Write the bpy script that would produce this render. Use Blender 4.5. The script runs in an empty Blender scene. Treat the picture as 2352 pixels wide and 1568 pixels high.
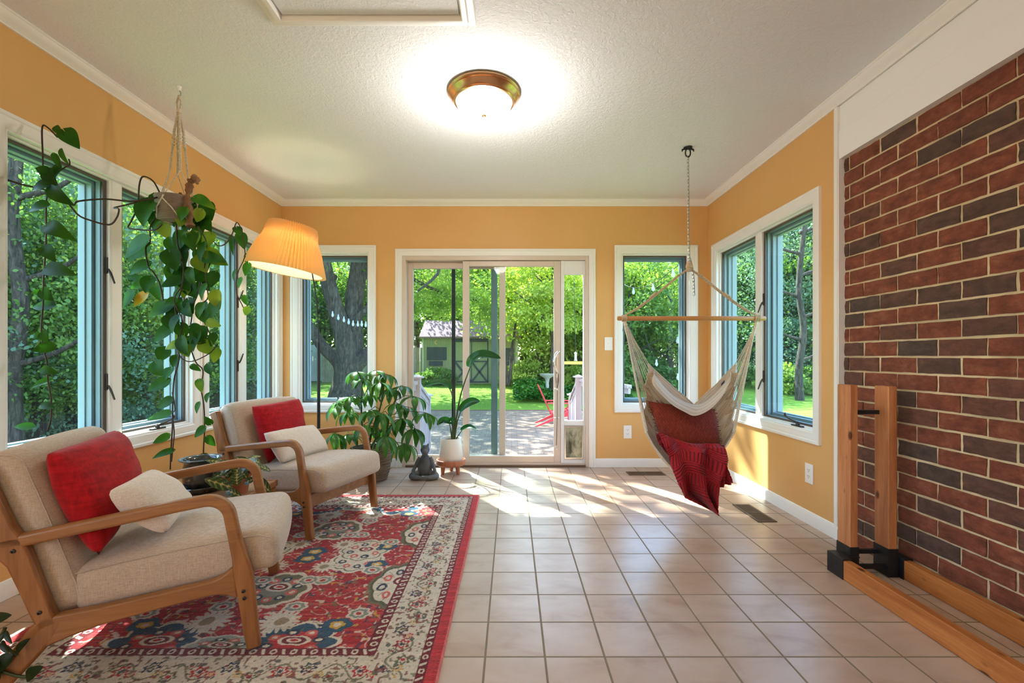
import bpy, bmesh, math, random
import numpy as np
from mathutils import Vector, Matrix, Quaternion
rnd = random.Random(7)
R = math.radians
PI = math.pi
# ------------------------------------------------------------------ camera, world, sun, light, exposure
FPX, CX, CY, EYE = 1048.0, 1175.0, 819.0, 1.054
scene = bpy.context.scene
cam_d = bpy.data.cameras.new('camera')
cam = bpy.data.objects.new('camera', cam_d)
scene.collection.objects.link(cam)
cam.location = (0, 0, EYE)
cam.rotation_euler = (PI/2, 0, 0)
cam_d.sensor_width = 36.0
cam_d.lens = FPX/2352*36.0
cam_d.shift_x = (1176-CX)/2352
cam_d.shift_y = (CY-784)/2352
cam_d.clip_start = 0.02
cam_d.clip_end = 300
scene.camera = cam

SUN_TO = Vector((-0.66, 1.0, 1.30)).normalized()
world = bpy.data.worlds.new('sky'); scene.world = world
world.use_nodes = True
wn, wl = world.node_tree.nodes, world.node_tree.links
wn.clear()
wo = wn.new('ShaderNodeOutputWorld'); wb = wn.new('ShaderNodeBackground')
sky = wn.new('ShaderNodeTexSky'); sky.sky_type = 'NISHITA'; sky.sun_disc = False
sky.sun_elevation = math.asin(SUN_TO.z)
sky.sun_rotation = math.atan2(SUN_TO.x, SUN_TO.y)
wb.inputs[1].default_value = 1.55
wl.new(sky.outputs[0], wb.inputs[0]); wl.new(wb.outputs[0], wo.inputs[0])

sun_d = bpy.data.lights.new('sun', 'SUN'); sun_d.energy = 30.0; sun_d.angle = R(0.6); sun_d.color = (1, .95, .86)
sun = bpy.data.objects.new('sun', sun_d); scene.collection.objects.link(sun)
sun.rotation_euler = SUN_TO.to_track_quat('Z', 'Y').to_euler(); sun.location = (-6, 10, 12)

def area(name, loc, direction, sx, sy, power, col):
    d = bpy.data.lights.new(name, 'AREA'); d.shape = 'RECTANGLE'; d.size = sx; d.size_y = sy; d.energy = power; d.color = col
    o = bpy.data.objects.new(name, d); scene.collection.objects.link(o)
    o.location = loc; o.rotation_euler = Vector(direction).to_track_quat('-Z', 'Y').to_euler()
    return o
# unseen fill lights, added behind the camera to brighten the near end
area('rear_fill', (-0.1, -2.80, 1.40), (0, 1, 0), 3.6, 1.9, 12, (.96, .98, 1))
area('side_fill', (-2.16, -1.2, 1.35), (1, .25, .10), 2.0, 1.4, 7, (.96, .98, 1))
area('overhead_fill', (0.9, -1.0, 2.5), (0, .3, -1), 1.6, 1.0, 11, (.93, .97, 1))

scene.view_settings.view_transform = 'Standard'
scene.view_settings.look = 'None'
scene.view_settings.gamma = 1.0
scene.view_settings.use_curve_mapping = False
scene.view_settings.exposure = 0.3
cy = scene.cycles
cy.use_denoising = True
cy.max_bounces = 9; cy.diffuse_bounces = 5; cy.glossy_bounces = 4; cy.transmission_bounces = 5; cy.transparent_max_bounces = 14
cy.sample_clamp_indirect = 6.0
cy.caustics_reflective = False; cy.caustics_refractive = False
cy.use_adaptive_sampling = True; cy.adaptive_threshold = 0.02

def at(px, py, d):
    """point seen at photograph pixel (px, py) at distance d in front of the camera"""
    return Vector(((px-CX)*d/FPX, d, EYE+(CY-py)*d/FPX))

# ------------------------------------------------------------------ materials
MATS = {}
def new_mat(name):
    m = bpy.data.materials.new(name); m.use_nodes = True
    n, l = m.node_tree.nodes, m.node_tree.links
    n.clear()
    out = n.new('ShaderNodeOutputMaterial'); b = n.new('ShaderNodeBsdfPrincipled')
    l.new(b.outputs[0], out.inputs[0])
    MATS[name] = m
    return m, n, l, b, out
def lin(h):
    h = h.lstrip('#'); v = [int(h[i:i+2], 16)/255 for i in (0, 2, 4)]
    return tuple(((c/12.92) if c <= .04045 else ((c+.055)/1.055)**2.4) for c in v)+(1,)
def coords(n, l, kind='Object', scale=(1, 1, 1), loc=(0, 0, 0), rot=(0, 0, 0)):
    t = n.new('ShaderNodeTexCoord'); mp = n.new('ShaderNodeMapping')
    mp.inputs['Scale'].default_value = scale; mp.inputs['Location'].default_value = loc; mp.inputs['Rotation'].default_value = rot
    l.new(t.outputs[kind], mp.inputs[0]); return mp.outputs[0]
def noise(n, l, vec, scale, detail=3, rough=.5, dist=0):
    t = n.new('ShaderNodeTexNoise'); t.inputs['Scale'].default_value = scale; t.inputs['Detail'].default_value = detail
    t.inputs['Roughness'].default_value = rough; t.inputs['Distortion'].default_value = dist
    if vec is not None: l.new(vec, t.inputs['Vector'])
    return t.outputs['Fac']
def ramp(n, l, fac, stops):
    r = n.new('ShaderNodeValToRGB'); e = r.color_ramp.elements
    e[0].position, e[0].color = stops[0][0], stops[0][1]; e[1].position, e[1].color = stops[-1][0], stops[-1][1]
    for p, c in stops[1:-1]:
        x = e.new(p); x.color = c
    l.new(fac, r.inputs[0]); return r.outputs[0]
def bump(n, l, h, strength, dist, b, prev=None):
    t = n.new('ShaderNodeBump'); t.inputs['Strength'].default_value = strength; t.inputs['Distance'].default_value = dist
    l.new(h, t.inputs['Height'])
    if prev is not None: l.new(prev, t.inputs['Normal'])
    l.new(t.outputs[0], b.inputs['Normal']); return t.outputs[0]
def mixc(n, l, fac, a, bb, mode='MIX'):
    t = n.new('ShaderNodeMix'); t.data_type = 'RGBA'; t.blend_type = mode
    for s, v in ((t.inputs[0], fac), (t.inputs[6], a), (t.inputs[7], bb)):
        if hasattr(v, 'links') or isinstance(v, bpy.types.NodeSocket): l.new(v, s)
        else: s.default_value = v
    return t.outputs[2]
def plain(name, col, rough=.5, metal=0, bumpy=0, bscale=60, var=0, spec=.5, trans=0, coat=0):
    m, n, l, b, o = new_mat(name)
    c = lin(col) if isinstance(col, str) else tuple(col)+(1,)
    v = coords(n, l)
    if var:
        f = noise(n, l, v, 6, 4)
        c0 = tuple(x*(1-var) for x in c[:3])+(1,); c1 = tuple(min(1, x*(1+var)) for x in c[:3])+(1,)
        l.new(ramp(n, l, f, [(.3, c0), (.7, c1)]), b.inputs['Base Color'])
    else: b.inputs['Base Color'].default_value = c
    b.inputs['Roughness'].default_value = rough; b.inputs['Metallic'].default_value = metal
    b.inputs['Specular IOR Level'].default_value = spec; b.inputs['Coat Weight'].default_value = coat
    if trans: b.inputs['Transmission Weight'].default_value = trans
    if bumpy: bump(n, l, noise(n, l, v, bscale, 5), bumpy, .003, b)
    return m
def wood(name, c0, c1, axis=0, rough=.42, scale=1.0, knots=False):
    m, n, l, b, o = new_mat(name)
    sc = [14*scale]*3; sc[axis] = 1.2*scale
    v = coords(n, l, scale=tuple(sc))
    f = noise(n, l, v, 1.6, 6, .6, .6)
    w = n.new('ShaderNodeTexNoise'); w.inputs['Scale'].default_value = 9; w.inputs['Detail'].default_value = 3; l.new(v, w.inputs['Vector'])
    base = ramp(n, l, f, [(.3, lin(c0)), (.7, lin(c1))])
    base = mixc(n, l, .22, base, ramp(n, l, w.outputs['Fac'], [(.35, lin(c0)), (.65, lin(c1))]))
    if knots:
        kv = coords(n, l, scale=tuple(11 if i != axis else 6.0 for i in range(3)))
        k = n.new('ShaderNodeTexVoronoi'); k.inputs['Scale'].default_value = 1.0; l.new(kv, k.inputs['Vector'])
        base = mixc(n, l, ramp(n, l, k.outputs['Distance'], [(.10, (1, 1, 1, 1)), (.17, (0, 0, 0, 1))]), base, lin('#5a2c10'))
    l.new(base, b.inputs['Base Color']); b.inputs['Roughness'].default_value = rough
    bump(n, l, f, .12, .002, b)
    return m
def fabric(name, c0, c1, scale=420, rough=.95, sheen=.3, bs=.35, big=0):
    m, n, l, b, o = new_mat(name)
    v = coords(n, l, scale=(1, 1, 1))
    f = noise(n, l, coords(n, l, scale=(1, 1, .12)), scale, 3, .6)
    g = noise(n, l, coords(n, l, scale=(.12, .12, 1)), scale, 3, .6)
    mx = n.new('ShaderNodeMath'); mx.operation = 'ADD'; l.new(f, mx.inputs[0]); l.new(g, mx.inputs[1])
    hf = n.new('ShaderNodeMath'); hf.operation = 'MULTIPLY'; hf.inputs[1].default_value = .5; l.new(mx.outputs[0], hf.inputs[0])
    c = ramp(n, l, hf.outputs[0], [(.38, lin(c0)), (.62, lin(c1))])
    if big:
        c = mixc(n, l, ramp(n, l, noise(n, l, v, 9, 4, .7), [(.4, (0, 0, 0, 1)), (.65, (big, big, big, 1))]), c, lin(c0))
    l.new(c, b.inputs['Base Color']); b.inputs['Roughness'].default_value = rough
    b.inputs['Sheen Weight'].default_value = sheen; b.inputs['Specular IOR Level'].default_value = .2
    bump(n, l, hf.outputs[0], bs, .0015, b)
    return m
def leafmat(name, c0, c1, c2=None, scale=8, trans=.35, rough=.4, vein=False):
    m, n, l, b, o = new_mat(name)
    v = coords(n, l)
    f = noise(n, l, v, scale, 2)
    st = [(.3, lin(c0)), (.62, lin(c1))]
    if c2: st.append((.78, lin(c2)))
    c = ramp(n, l, f, st)
    l.new(c, b.inputs['Base Color']); b.inputs['Roughness'].default_value = rough
    t = n.new('ShaderNodeBsdfTranslucent'); l.new(mixc(n, l, 1.0, c, (1.0, 1.02, .52, 1), 'MULTIPLY'), t.inputs[0])
    ms = n.new('ShaderNodeMixShader'); ms.inputs[0].default_value = trans
    l.new(b.outputs[0], ms.inputs[1]); l.new(t.outputs[0], ms.inputs[2]); l.new(ms.outputs[0], o.inputs[0])
    return m

# wall paint
m, n, l, b, o = new_mat('orange_paint')
v = coords(n, l)
l.new(ramp(n, l, noise(n, l, v, 1.5, 3), [(.35, (.70, .395, .135, 1)), (.65, (.74, .425, .150, 1))]), b.inputs['Base Color'])
b.inputs['Roughness'].default_value = .55
bump(n, l, noise(n, l, v, 260, 2), .08, .002, b)
# textured ceiling
m, n, l, b, o = new_mat('ceiling_paint')
v = coords(n, l)
b.inputs['Base Color'].default_value = (.84, .855, .89, 1); b.inputs['Roughness'].default_value = .9
h = noise(n, l, v, 46, 6, .65, .8)
bump(n, l, h, .55, .012, b)
plain('white_trim', (.86, .845, .81), .38)
plain('white_plaster', (.88, .875, .86), .5)
plain('vinyl_white', (.80, .80, .80), .35)
plain('vinyl_beige', (.66, .555, .47), .35)
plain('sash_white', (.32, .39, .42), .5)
plain('screen_brown', (.10, .078, .062), .45, .2)
plain('dark_bronze', (.055, .045, .038), .4, .5)
plain('plate_white', (.88, .87, .84), .35)
plain('slot_dark', (.03, .03, .03), .6)
plain('metal_grey', (.45, .45, .45), .3, 1)
plain('chain_metal', (.50, .50, .45), .32, 1)
plain('black_metal', (.02, .02, .022), .42, .3)
plain('black_rubber', (.015, .015, .015), .7)
plain('nickel', (.72, .70, .66), .22, 1)
plain('brass_copper', (.78, .47, .25), .25, 1)
plain('bronze_vent', (.13, .080, .045), .6)
# floor tiles
m, n, l, b, o = new_mat('floor_tile')
T = .2099
tc = n.new('ShaderNodeTexCoord')
mp = n.new('ShaderNodeMapping'); mp.inputs['Location'].default_value = (.0904+T*40+.002, -1.605+T*40+.002, 0)
l.new(tc.outputs['Object'], mp.inputs[0])
bt = n.new('ShaderNodeTexBrick'); bt.offset = 0; bt.squash = 1; bt.inputs['Scale'].default_value = 1
bt.inputs['Brick Width'].default_value = T; bt.inputs['Row Height'].default_value = T
bt.inputs['Mortar Size'].default_value = .0042; bt.inputs['Mortar Smooth'].default_value = .35; bt.inputs['Bias'].default_value = 0
bt.inputs['Color1'].default_value = (0, 0, 0, 1); bt.inputs['Color2'].default_value = (1, 1, 1, 1)
l.new(mp.outputs[0], bt.inputs['Vector'])
pertile = bt.outputs['Color']
# per tile shift of the marbling
vm = n.new('ShaderNodeVectorMath'); vm.operation = 'MULTIPLY_ADD'
l.new(pertile, vm.inputs[0]); vm.inputs[1].default_value = (13, 7, 5)
mp2 = n.new('ShaderNodeMapping'); mp2.inputs['Scale'].default_value = (4.5, 8, 1); l.new(tc.outputs['Object'], mp2.inputs[0])
l.new(mp2.outputs[0], vm.inputs[2])
nz = noise(n, l, vm.outputs[0], 1.0, 5, .55, .5)
col = ramp(n, l, nz, [(.27, (.37, .225, .140, 1)), (.48, (.48, .338, .245, 1)), (.74, (.56, .43, .345, 1))])
col = mixc(n, l, .20, col, mixc(n, l, pertile, (.43, .29, .20, 1), (.66, .56, .50, 1)))
col = mixc(n, l, bt.outputs['Fac'], col, (.235, .185, .125, 1))
l.new(col, b.inputs['Base Color'])
rr = n.new('ShaderNodeMapRange'); rr.inputs[3].default_value = .30; rr.inputs[4].default_value = .85; l.new(bt.outputs['Fac'], rr.inputs[0]); l.new(rr.outputs[0], b.inputs['Roughness'])
inv = n.new('ShaderNodeMath'); inv.operation = 'SUBTRACT'; inv.inputs[0].default_value = 1; l.new(bt.outputs['Fac'], inv.inputs[1])
b1 = bump(n, l, inv.outputs[0], .6, .003, b)
bump(n, l, noise(n, l, tc.outputs['Object'], 7, 3), .12, .006, b, b1)
# brick and mortar
m, n, l, b, o = new_mat('brick')
v = coords(n, l)
a = n.new('ShaderNodeAttribute'); a.attribute_name = 'tone'; a.attribute_type = 'GEOMETRY'
c1 = ramp(n, l, noise(n, l, v, 16, 5, .65), [(.3, (.19, .052, .027, 1)), (.55, (.31, .082, .040, 1)), (.75, (.40, .145, .080, 1))])
c2 = ramp(n, l, noise(n, l, v, 20, 5, .65), [(.3, (.075, .052, .044, 1)), (.6, (.125, .078, .060, 1)), (.8, (.24, .09, .055, 1))])
l.new(mixc(n, l, a.outputs['Fac'], c1, c2), b.inputs['Base Color'])
b.inputs['Roughness'].default_value = .62
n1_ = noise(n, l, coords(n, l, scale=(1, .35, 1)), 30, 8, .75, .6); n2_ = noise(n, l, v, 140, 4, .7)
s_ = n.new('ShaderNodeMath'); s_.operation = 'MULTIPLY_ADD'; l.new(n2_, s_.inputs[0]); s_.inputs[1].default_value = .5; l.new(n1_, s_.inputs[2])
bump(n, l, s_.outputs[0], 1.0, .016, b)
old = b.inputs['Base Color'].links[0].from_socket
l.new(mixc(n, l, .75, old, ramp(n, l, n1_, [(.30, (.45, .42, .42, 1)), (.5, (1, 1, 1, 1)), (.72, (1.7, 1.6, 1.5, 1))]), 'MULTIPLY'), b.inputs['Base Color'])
plain('mortar', (.64, .50, .30), .9, bumpy=1.0, bscale=130, var=.2)
wood('chair_wood', '#80502b', '#ad7947', 0, .38)
wood('chair_wood_upright', '#7c4c28', '#a97443', 2, .38)
wood('pine_long', '#9c5424', '#d28a48', 1, .45, knots=True)
wood('pine_upright', '#9c5a30', '#d69260', 2, .45, knots=True)
wood('bar_wood', '#a8682f', '#d29a5c', 0, .35)
wood('driftwood', '#5e4128', '#9c7350', 2, .8)
fabric('beige_linen', '#b09c86', '#cdbca8', 520)
fabric('cream_linen', '#cdbca8', '#e6dacb', 520, bs=.25)
fabric('red_velvet', '#8a0911', '#bd121b', 90, .85, .12, .25, .5)
fabric('rope_cotton', '#b9aa92', '#e6dac6', 300, .9, .1, .5)
fabric('rope_beige', '#a98a68', '#d9c4a4', 300, .9, .1, .5)
# seagrass weave
m, n, l, b, o = new_mat('seagrass')
v = coords(n, l)
wv = n.new('ShaderNodeTexWave'); wv.wave_type = 'BANDS'; wv.bands_direction = 'Z'; wv.inputs['Scale'].default_value = 26; wv.inputs['Distortion'].default_value = 3.5; wv.inputs['Detail'].default_value = 3
l.new(v, wv.inputs['Vector'])
l.new(ramp(n, l, wv.outputs['Fac'], [(.1, (.16, .10, .06, 1)), (.45, (.30, .21, .13, 1)), (.8, (.44, .33, .22, 1))]), b.inputs['Base Color'])
b.inputs['Roughness'].default_value = .9; bump(n, l, wv.outputs['Fac'], 1, .01, b)
# rattan
m, n, l, b, o = new_mat('rattan')
v = coords(n, l)
ck = n.new('ShaderNodeTexBrick'); ck.offset = .5; ck.inputs['Scale'].default_value = 1; ck.inputs['Brick Width'].default_value = .016; ck.inputs['Row Height'].default_value = .007; ck.inputs['Mortar Size'].default_value = .0012
ck.inputs['Color1'].default_value = (.62, .40, .22, 1); ck.inputs['Color2'].default_value = (.46, .27, .13, 1); ck.inputs['Mortar'].default_value = (.10, .05, .02, 1)
l.new(v, ck.inputs['Vector']); l.new(ck.outputs['Color'], b.inputs['Base Color']); b.inputs['Roughness'].default_value = .6
bump(n, l, ck.outputs['Fac'], -.6, .002, b)
# glass that tints what is behind it and mirrors a little
def glassmat(name, tint, ior=1.45, haze=0):
    m, n, l, b, o = new_mat(name); n.remove(b)
    tr = n.new('ShaderNodeBsdfTransparent'); tr.inputs[0].default_value = tint+(1,)
    gl = n.new('ShaderNodeBsdfGlossy'); gl.inputs['Roughness'].default_value = .0; gl.inputs[0].default_value = (.9, 1, 1, 1)
    lw = n.new('ShaderNodeLayerWeight'); lw.inputs[0].default_value = .5
    pw = n.new('ShaderNodeMath'); pw.operation = 'POWER'; l.new(lw.outputs['Facing'], pw.inputs[0]); pw.inputs[1].default_value = 5.0
    fr = n.new('ShaderNodeMath'); fr.operation = 'MULTIPLY_ADD'; l.new(pw.outputs[0], fr.inputs[0]); fr.inputs[1].default_value = .6; fr.inputs[2].default_value = ior
    ms = n.new('ShaderNodeMixShader'); l.new(fr.outputs[0], ms.inputs[0]); l.new(tr.outputs[0], ms.inputs[1]); l.new(gl.outputs[0], ms.inputs[2])
    last = ms.outputs[0]
    if haze:
        df = n.new('ShaderNodeBsdfDiffuse'); df.inputs[0].default_value = (.6, .66, .7, 1)
        m2 = n.new('ShaderNodeMixShader'); m2.inputs[0].default_value = haze; l.new(last, m2.inputs[1]); l.new(df.outputs[0], m2.inputs[2]); last = m2.outputs[0]
    l.new(last, o.inputs[0]); return m
glassmat('glass_tinted', (.79, .89, .905), .004, .010)
glassmat('glass_clear', (.955, .975, .965), .004)
glassmat('screen_mesh', (.80, .82, .80), .0, .02)
m, n, l, b, o = new_mat('flap_vinyl')
v = coords(n, l, scale=(1, 1, .45))
c = ramp(n, l, noise(n, l, v, 9, 5, .6, .4), [(.36, (.10, .095, .06, 1)), (.50, (.52, .50, .36, 1)), (.7, (.66, .64, .50, 1))])
l.new(c, b.inputs['Base Color']); b.inputs['Roughness'].default_value = .4
tl = n.new('ShaderNodeBsdfTranslucent'); l.new(c, tl.inputs[0]); ms = n.new('ShaderNodeMixShader'); ms.inputs[0].default_value = .35
l.new(b.outputs[0], ms.inputs[1]); l.new(tl.outputs[0], ms.inputs[2]); l.new(ms.outputs[0], o.inputs[0])

# ------------------------------------------------------------------ mesh builder
def org(o):
    v = Vector((0, 0, 0))
    while o is not None:
        v = v+o.location; o = o.parent
    return v
def tag(o, label=None, cat=None, group=None, kind=None):
    if label: o['label'] = label
    if cat: o['category'] = cat
    if group: o['group'] = group
    if kind: o['kind'] = kind
    return o
def empty(name, loc, label=None, cat=None, group=None, kind=None):
    o = bpy.data.objects.new(name, None); scene.collection.objects.link(o); o.location = loc
    o.empty_display_size = .1
    return tag(o, label, cat, group, kind)
class MB:
    def __init__(s): s.v = []; s.f = []; s.attr = []
    def add(s, vs, fs, a=0):
        k = len(s.v); s.v += [tuple(p) for p in vs]; s.f += [tuple(i+k for i in f) for f in fs]; s.attr += [a]*len(vs)
    def box(s, x0, x1, y0, y1, z0, z1, M=None, a=0):
        vs = [Vector((x, y, z)) for x in (x0, x1) for y in (y0, y1) for z in (z0, z1)]
        if M is not None: vs = [M @ p for p in vs]
        s.add(vs, [(0, 1, 3, 2), (4, 6, 7, 5), (0, 4, 5, 1), (2, 3, 7, 6), (0, 2, 6, 4), (1, 5, 7, 3)], a)
        return s
    def tube(s, pts, r, n=8, cap=True, flat=1.0):
        pts = [Vector(p) for p in pts]; m_ = len(pts)
        rs = r if isinstance(r, (list, tuple)) else [r]*m_
        t0 = (pts[1]-pts[0]).normalized()
        up = Vector((0, 0, 1)) if abs(t0.z) < .9 else Vector((1, 0, 0))
        u = t0.cross(up).normalized(); vs = []
        for i, p in enumerate(pts):
            t = (pts[min(i+1, m_-1)]-pts[max(i-1, 0)])
            if t.length < 1e-9: t = t0
            t.normalize()
            u = (u-t*u.dot(t))
            u = u.normalized() if u.length > 1e-6 else t.orthogonal().normalized()
            w = t.cross(u)
            for k in range(n):
                a = 2*PI*k/n
                vs.append(p+(u*math.cos(a)+w*math.sin(a)*flat)*rs[i])
        fs = []
        for i in range(m_-1):
            for k in range(n):
                a, b_ = i*n+k, i*n+(k+1) % n
                fs.append((a, b_, b_+n, a+n))
        if cap: fs.append(tuple(range(n-1, -1, -1))); fs.append(tuple(range((m_-1)*n, m_*n)))
        s.add(vs, fs); return s
    def lathe(s, prof, c=(0, 0, 0), n=32, M=None, rf=None):
        vs = []; fs = []
        for (r, z) in prof:
            for k in range(n):
                a = 2*PI*k/n; q = r*(rf(a, z) if rf else 1)
                p = Vector((q*math.cos(a), q*math.sin(a), z))
                vs.append((M @ p if M is not None else p)+Vector(c))
        m_ = len(prof)
        for i in range(m_-1):
            for k in range(n):
                a, b_ = i*n+k, i*n+(k+1) % n
                fs.append((a, b_, b_+n, a+n))
        if prof[0][0] > 1e-5: fs.append(tuple(range(n-1, -1, -1)))
        if prof[-1][0] > 1e-5: fs.append(tuple(range((m_-1)*n, m_*n)))
        s.add(vs, fs); return s
    def sphere(s, c, r, n=16, M=None):
        rr = r if isinstance(r, (tuple, list)) else (r, r, r)
        vs = []; fs = []; h = n//2
        for i in range(h+1):
            th = PI*i/h
            for k in range(n):
                a = 2*PI*k/n
                p = Vector((rr[0]*math.sin(th)*math.cos(a), rr[1]*math.sin(th)*math.sin(a), rr[2]*math.cos(th)))
                vs.append((M @ p if M is not None else p)+Vector(c))
        for i in range(h):
            for k in range(n):
                a, b_ = i*n+k, i*n+(k+1) % n
                fs.append((a, a+n, b_+n, b_))
        s.add(vs, fs); return s
    def prism(s, poly, y0, y1, M=None, axis='y'):
        """2D polygon (u, z) pushed along y"""
        k = len(poly)
        vs = []
        for y in (y0, y1):
            for (u, z) in poly:
                p = Vector((u, y, z)) if axis == 'y' else (Vector((y, u, z)) if axis == 'x' else Vector((u, z, y)))
                vs.append(M @ p if M is not None else p)
        fs = [tuple(range(k)), tuple(range(2*k-1, k-1, -1))]+[(i, (i+1) % k, (i+1) % k+k, i+k) for i in range(k)]
        s.add(vs, fs); return s
    def grid(s, fn, nu, nv, close=False):
        vs = [fn(i/(nu-1), j/(nv-1)) for j in range(nv) for i in range(nu)]
        fs = [(j*nu+i, j*nu+i+1, (j+1)*nu+i+1, (j+1)*nu+i) for j in range(nv-1) for i in range(nu-1)]
        s.add(vs, fs); return s
    def build(s, name, mat, parent=None, smooth=0, bevel=0, seg=2, solid=0, sub=0, weld=0, local=False, attr=None, origin=None):
        if parent is not None: o0 = Vector((0, 0, 0)) if local else org(parent)
        elif origin is not None: o0 = Vector(origin)
        else:
            xs = [p[0] for p in s.v]; ys = [p[1] for p in s.v]; zs = [p[2] for p in s.v]
            o0 = Vector(((min(xs)+max(xs))/2, (min(ys)+max(ys))/2, min(zs)))
            if local: o0 = Vector((0, 0, 0))
        me = bpy.data.meshes.new(name)
        me.from_pydata([(p[0]-o0.x, p[1]-o0.y, p[2]-o0.z) for p in s.v], [], s.f)
        if attr:
            at_ = me.attributes.new(attr, 'FLOAT', 'POINT'); at_.data.foreach_set('value', [float(x) for x in s.attr])
        bm = bmesh.new(); bm.from_mesh(me)
        if weld: bmesh.ops.remove_doubles(bm, verts=bm.verts, dist=weld)
        if bevel != 'n': bmesh.ops.recalc_face_normals(bm, faces=bm.faces)
        bm.to_mesh(me); bm.free()
        me.materials.append(MATS[mat] if isinstance(mat, str) else mat)
        if smooth:
            me.polygons.foreach_set('use_smooth', [True]*len(me.polygons))
            if smooth < 180: me.set_sharp_from_angle(angle=R(smooth))
        o = bpy.data.objects.new(name, me); scene.collection.objects.link(o)
        if parent is not None: o.parent = parent
        else: o.location = o0
        if solid:
            md = o.modifiers.new('thick', 'SOLIDIFY'); md.thickness = solid; md.offset = 0
        if bevel and bevel != 'n':
            md = o.modifiers.new('bevel', 'BEVEL'); md.width = bevel; md.segments = seg; md.limit_method = 'ANGLE'; md.angle_limit = R(35)
        if sub:
            md = o.modifiers.new('sub', 'SUBSURF'); md.levels = sub; md.render_levels = sub
        return o

def smooth_pts(P_, k=5):
    out = []
    n_ = len(P_)
    for i in range(n_-1):
        p0, p1, p2, p3 = P_[max(0, i-1)], P_[i], P_[i+1], P_[min(n_-1, i+2)]
        for j in range(k):
            t = j/k; out.append(.5*((2*p1)+(p2-p0)*t+(2*p0-5*p1+4*p2-p3)*t*t+(3*p1-p0-3*p2+p3)*t**3))
    out.append(P_[-1]); return out

# ------------------------------------------------------------------ room shell
XL, XR, D, ZC = -2.204, 1.879, 4.367, 2.545
YF = -2.9            # solid end wall behind the camera
TH = .16
WB, WT = .522, 2.118   # window casing bottom and top
CW = .070
def PB(a, z, t): return Vector((a, D-t, z))        # back wall
def PL(a, z, t): return Vector((XL+t, a, z))
def PR(a, z, t): return Vector((XR-t, a, z))
def pbox(mb, P, a0, a1, z0, z1, t0, t1):
    vs = [P(a, z, t) for a in (a0, a1) for z in (z0, z1) for t in (t0, t1)]
    mb.add(vs, [(0, 1, 3, 2), (4, 6, 7, 5), (0, 4, 5, 1), (2, 3, 7, 6), (0, 2, 6, 4), (1, 5, 7, 3)])
def wall(name, P, a0, a1, z1, openings, label, mat='orange_paint', z0=0):
    mb = MB(); cuts = sorted(openings); a = a0
    for (b0, b1, c0, c1) in cuts:
        pbox(mb, P, a, b0, z0, z1, -TH, 0)
        if c0 > z0+.001: pbox(mb, P, b0, b1, z0, c0, -TH, 0)
        pbox(mb, P, b0, b1, c1, z1, -TH, 0); a = b1
    pbox(mb, P, a, a1, z0, z1, -TH, 0)
    o = mb.build(name, mat); return tag(o, label, 'wall', kind='structure')
L1 = (1.985, 3.156); L2 = (3.315, 4.292)
WZ = (WB+CW, WT-CW)
RW = (2.835, 4.186); RZ = (.515+CW, 2.09-CW)
BLW = (-2.11+CW, -1.296-CW); BRW = (.983+CW, 1.778-CW)
DOOR = (-1.045, .737, 0, 2.015)
def rear_wall_P(a, z, t): return Vector((a, YF+t, z))
wall('wall_left', PL, YF, D+TH, ZC, [(-2.2, -.2)+WZ, (L1[0], L1[1])+WZ, (L2[0], L2[1])+WZ], 'orange painted wall with two paired windows beside the armchairs')
wall('wall_back', PB, XL-.0, XR+.0, ZC, [BLW+WZ, DOOR, BRW+WZ], 'orange painted wall around the sliding glass door')
wall('wall_right', PR, 2.636, D+TH, ZC, [(RW[0], RW[1])+RZ], 'orange painted wall beside the hammock chair')
wall('wall_front', rear_wall_P, XL-TH, XR+TH+.2, ZC, [], 'orange painted wall at the near end of the room')
mb = MB(); mb.box(XL-TH, 2.2, YF-TH, D+.02, -.2, 0)
tag(mb.build('floor', 'floor_tile', origin=(0, 0, 0)), 'beige ceramic tile floor with brown grout lines', 'floor', kind='structure')
mb = MB(); mb.box(XL-TH-.3, 2.4, YF-TH, D+TH+.22, ZC, ZC+.16)
tag(mb.build('ceiling', 'ceiling_paint', origin=(0, 0, ZC)), 'white stippled ceiling', 'ceiling', kind='structure')
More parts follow.
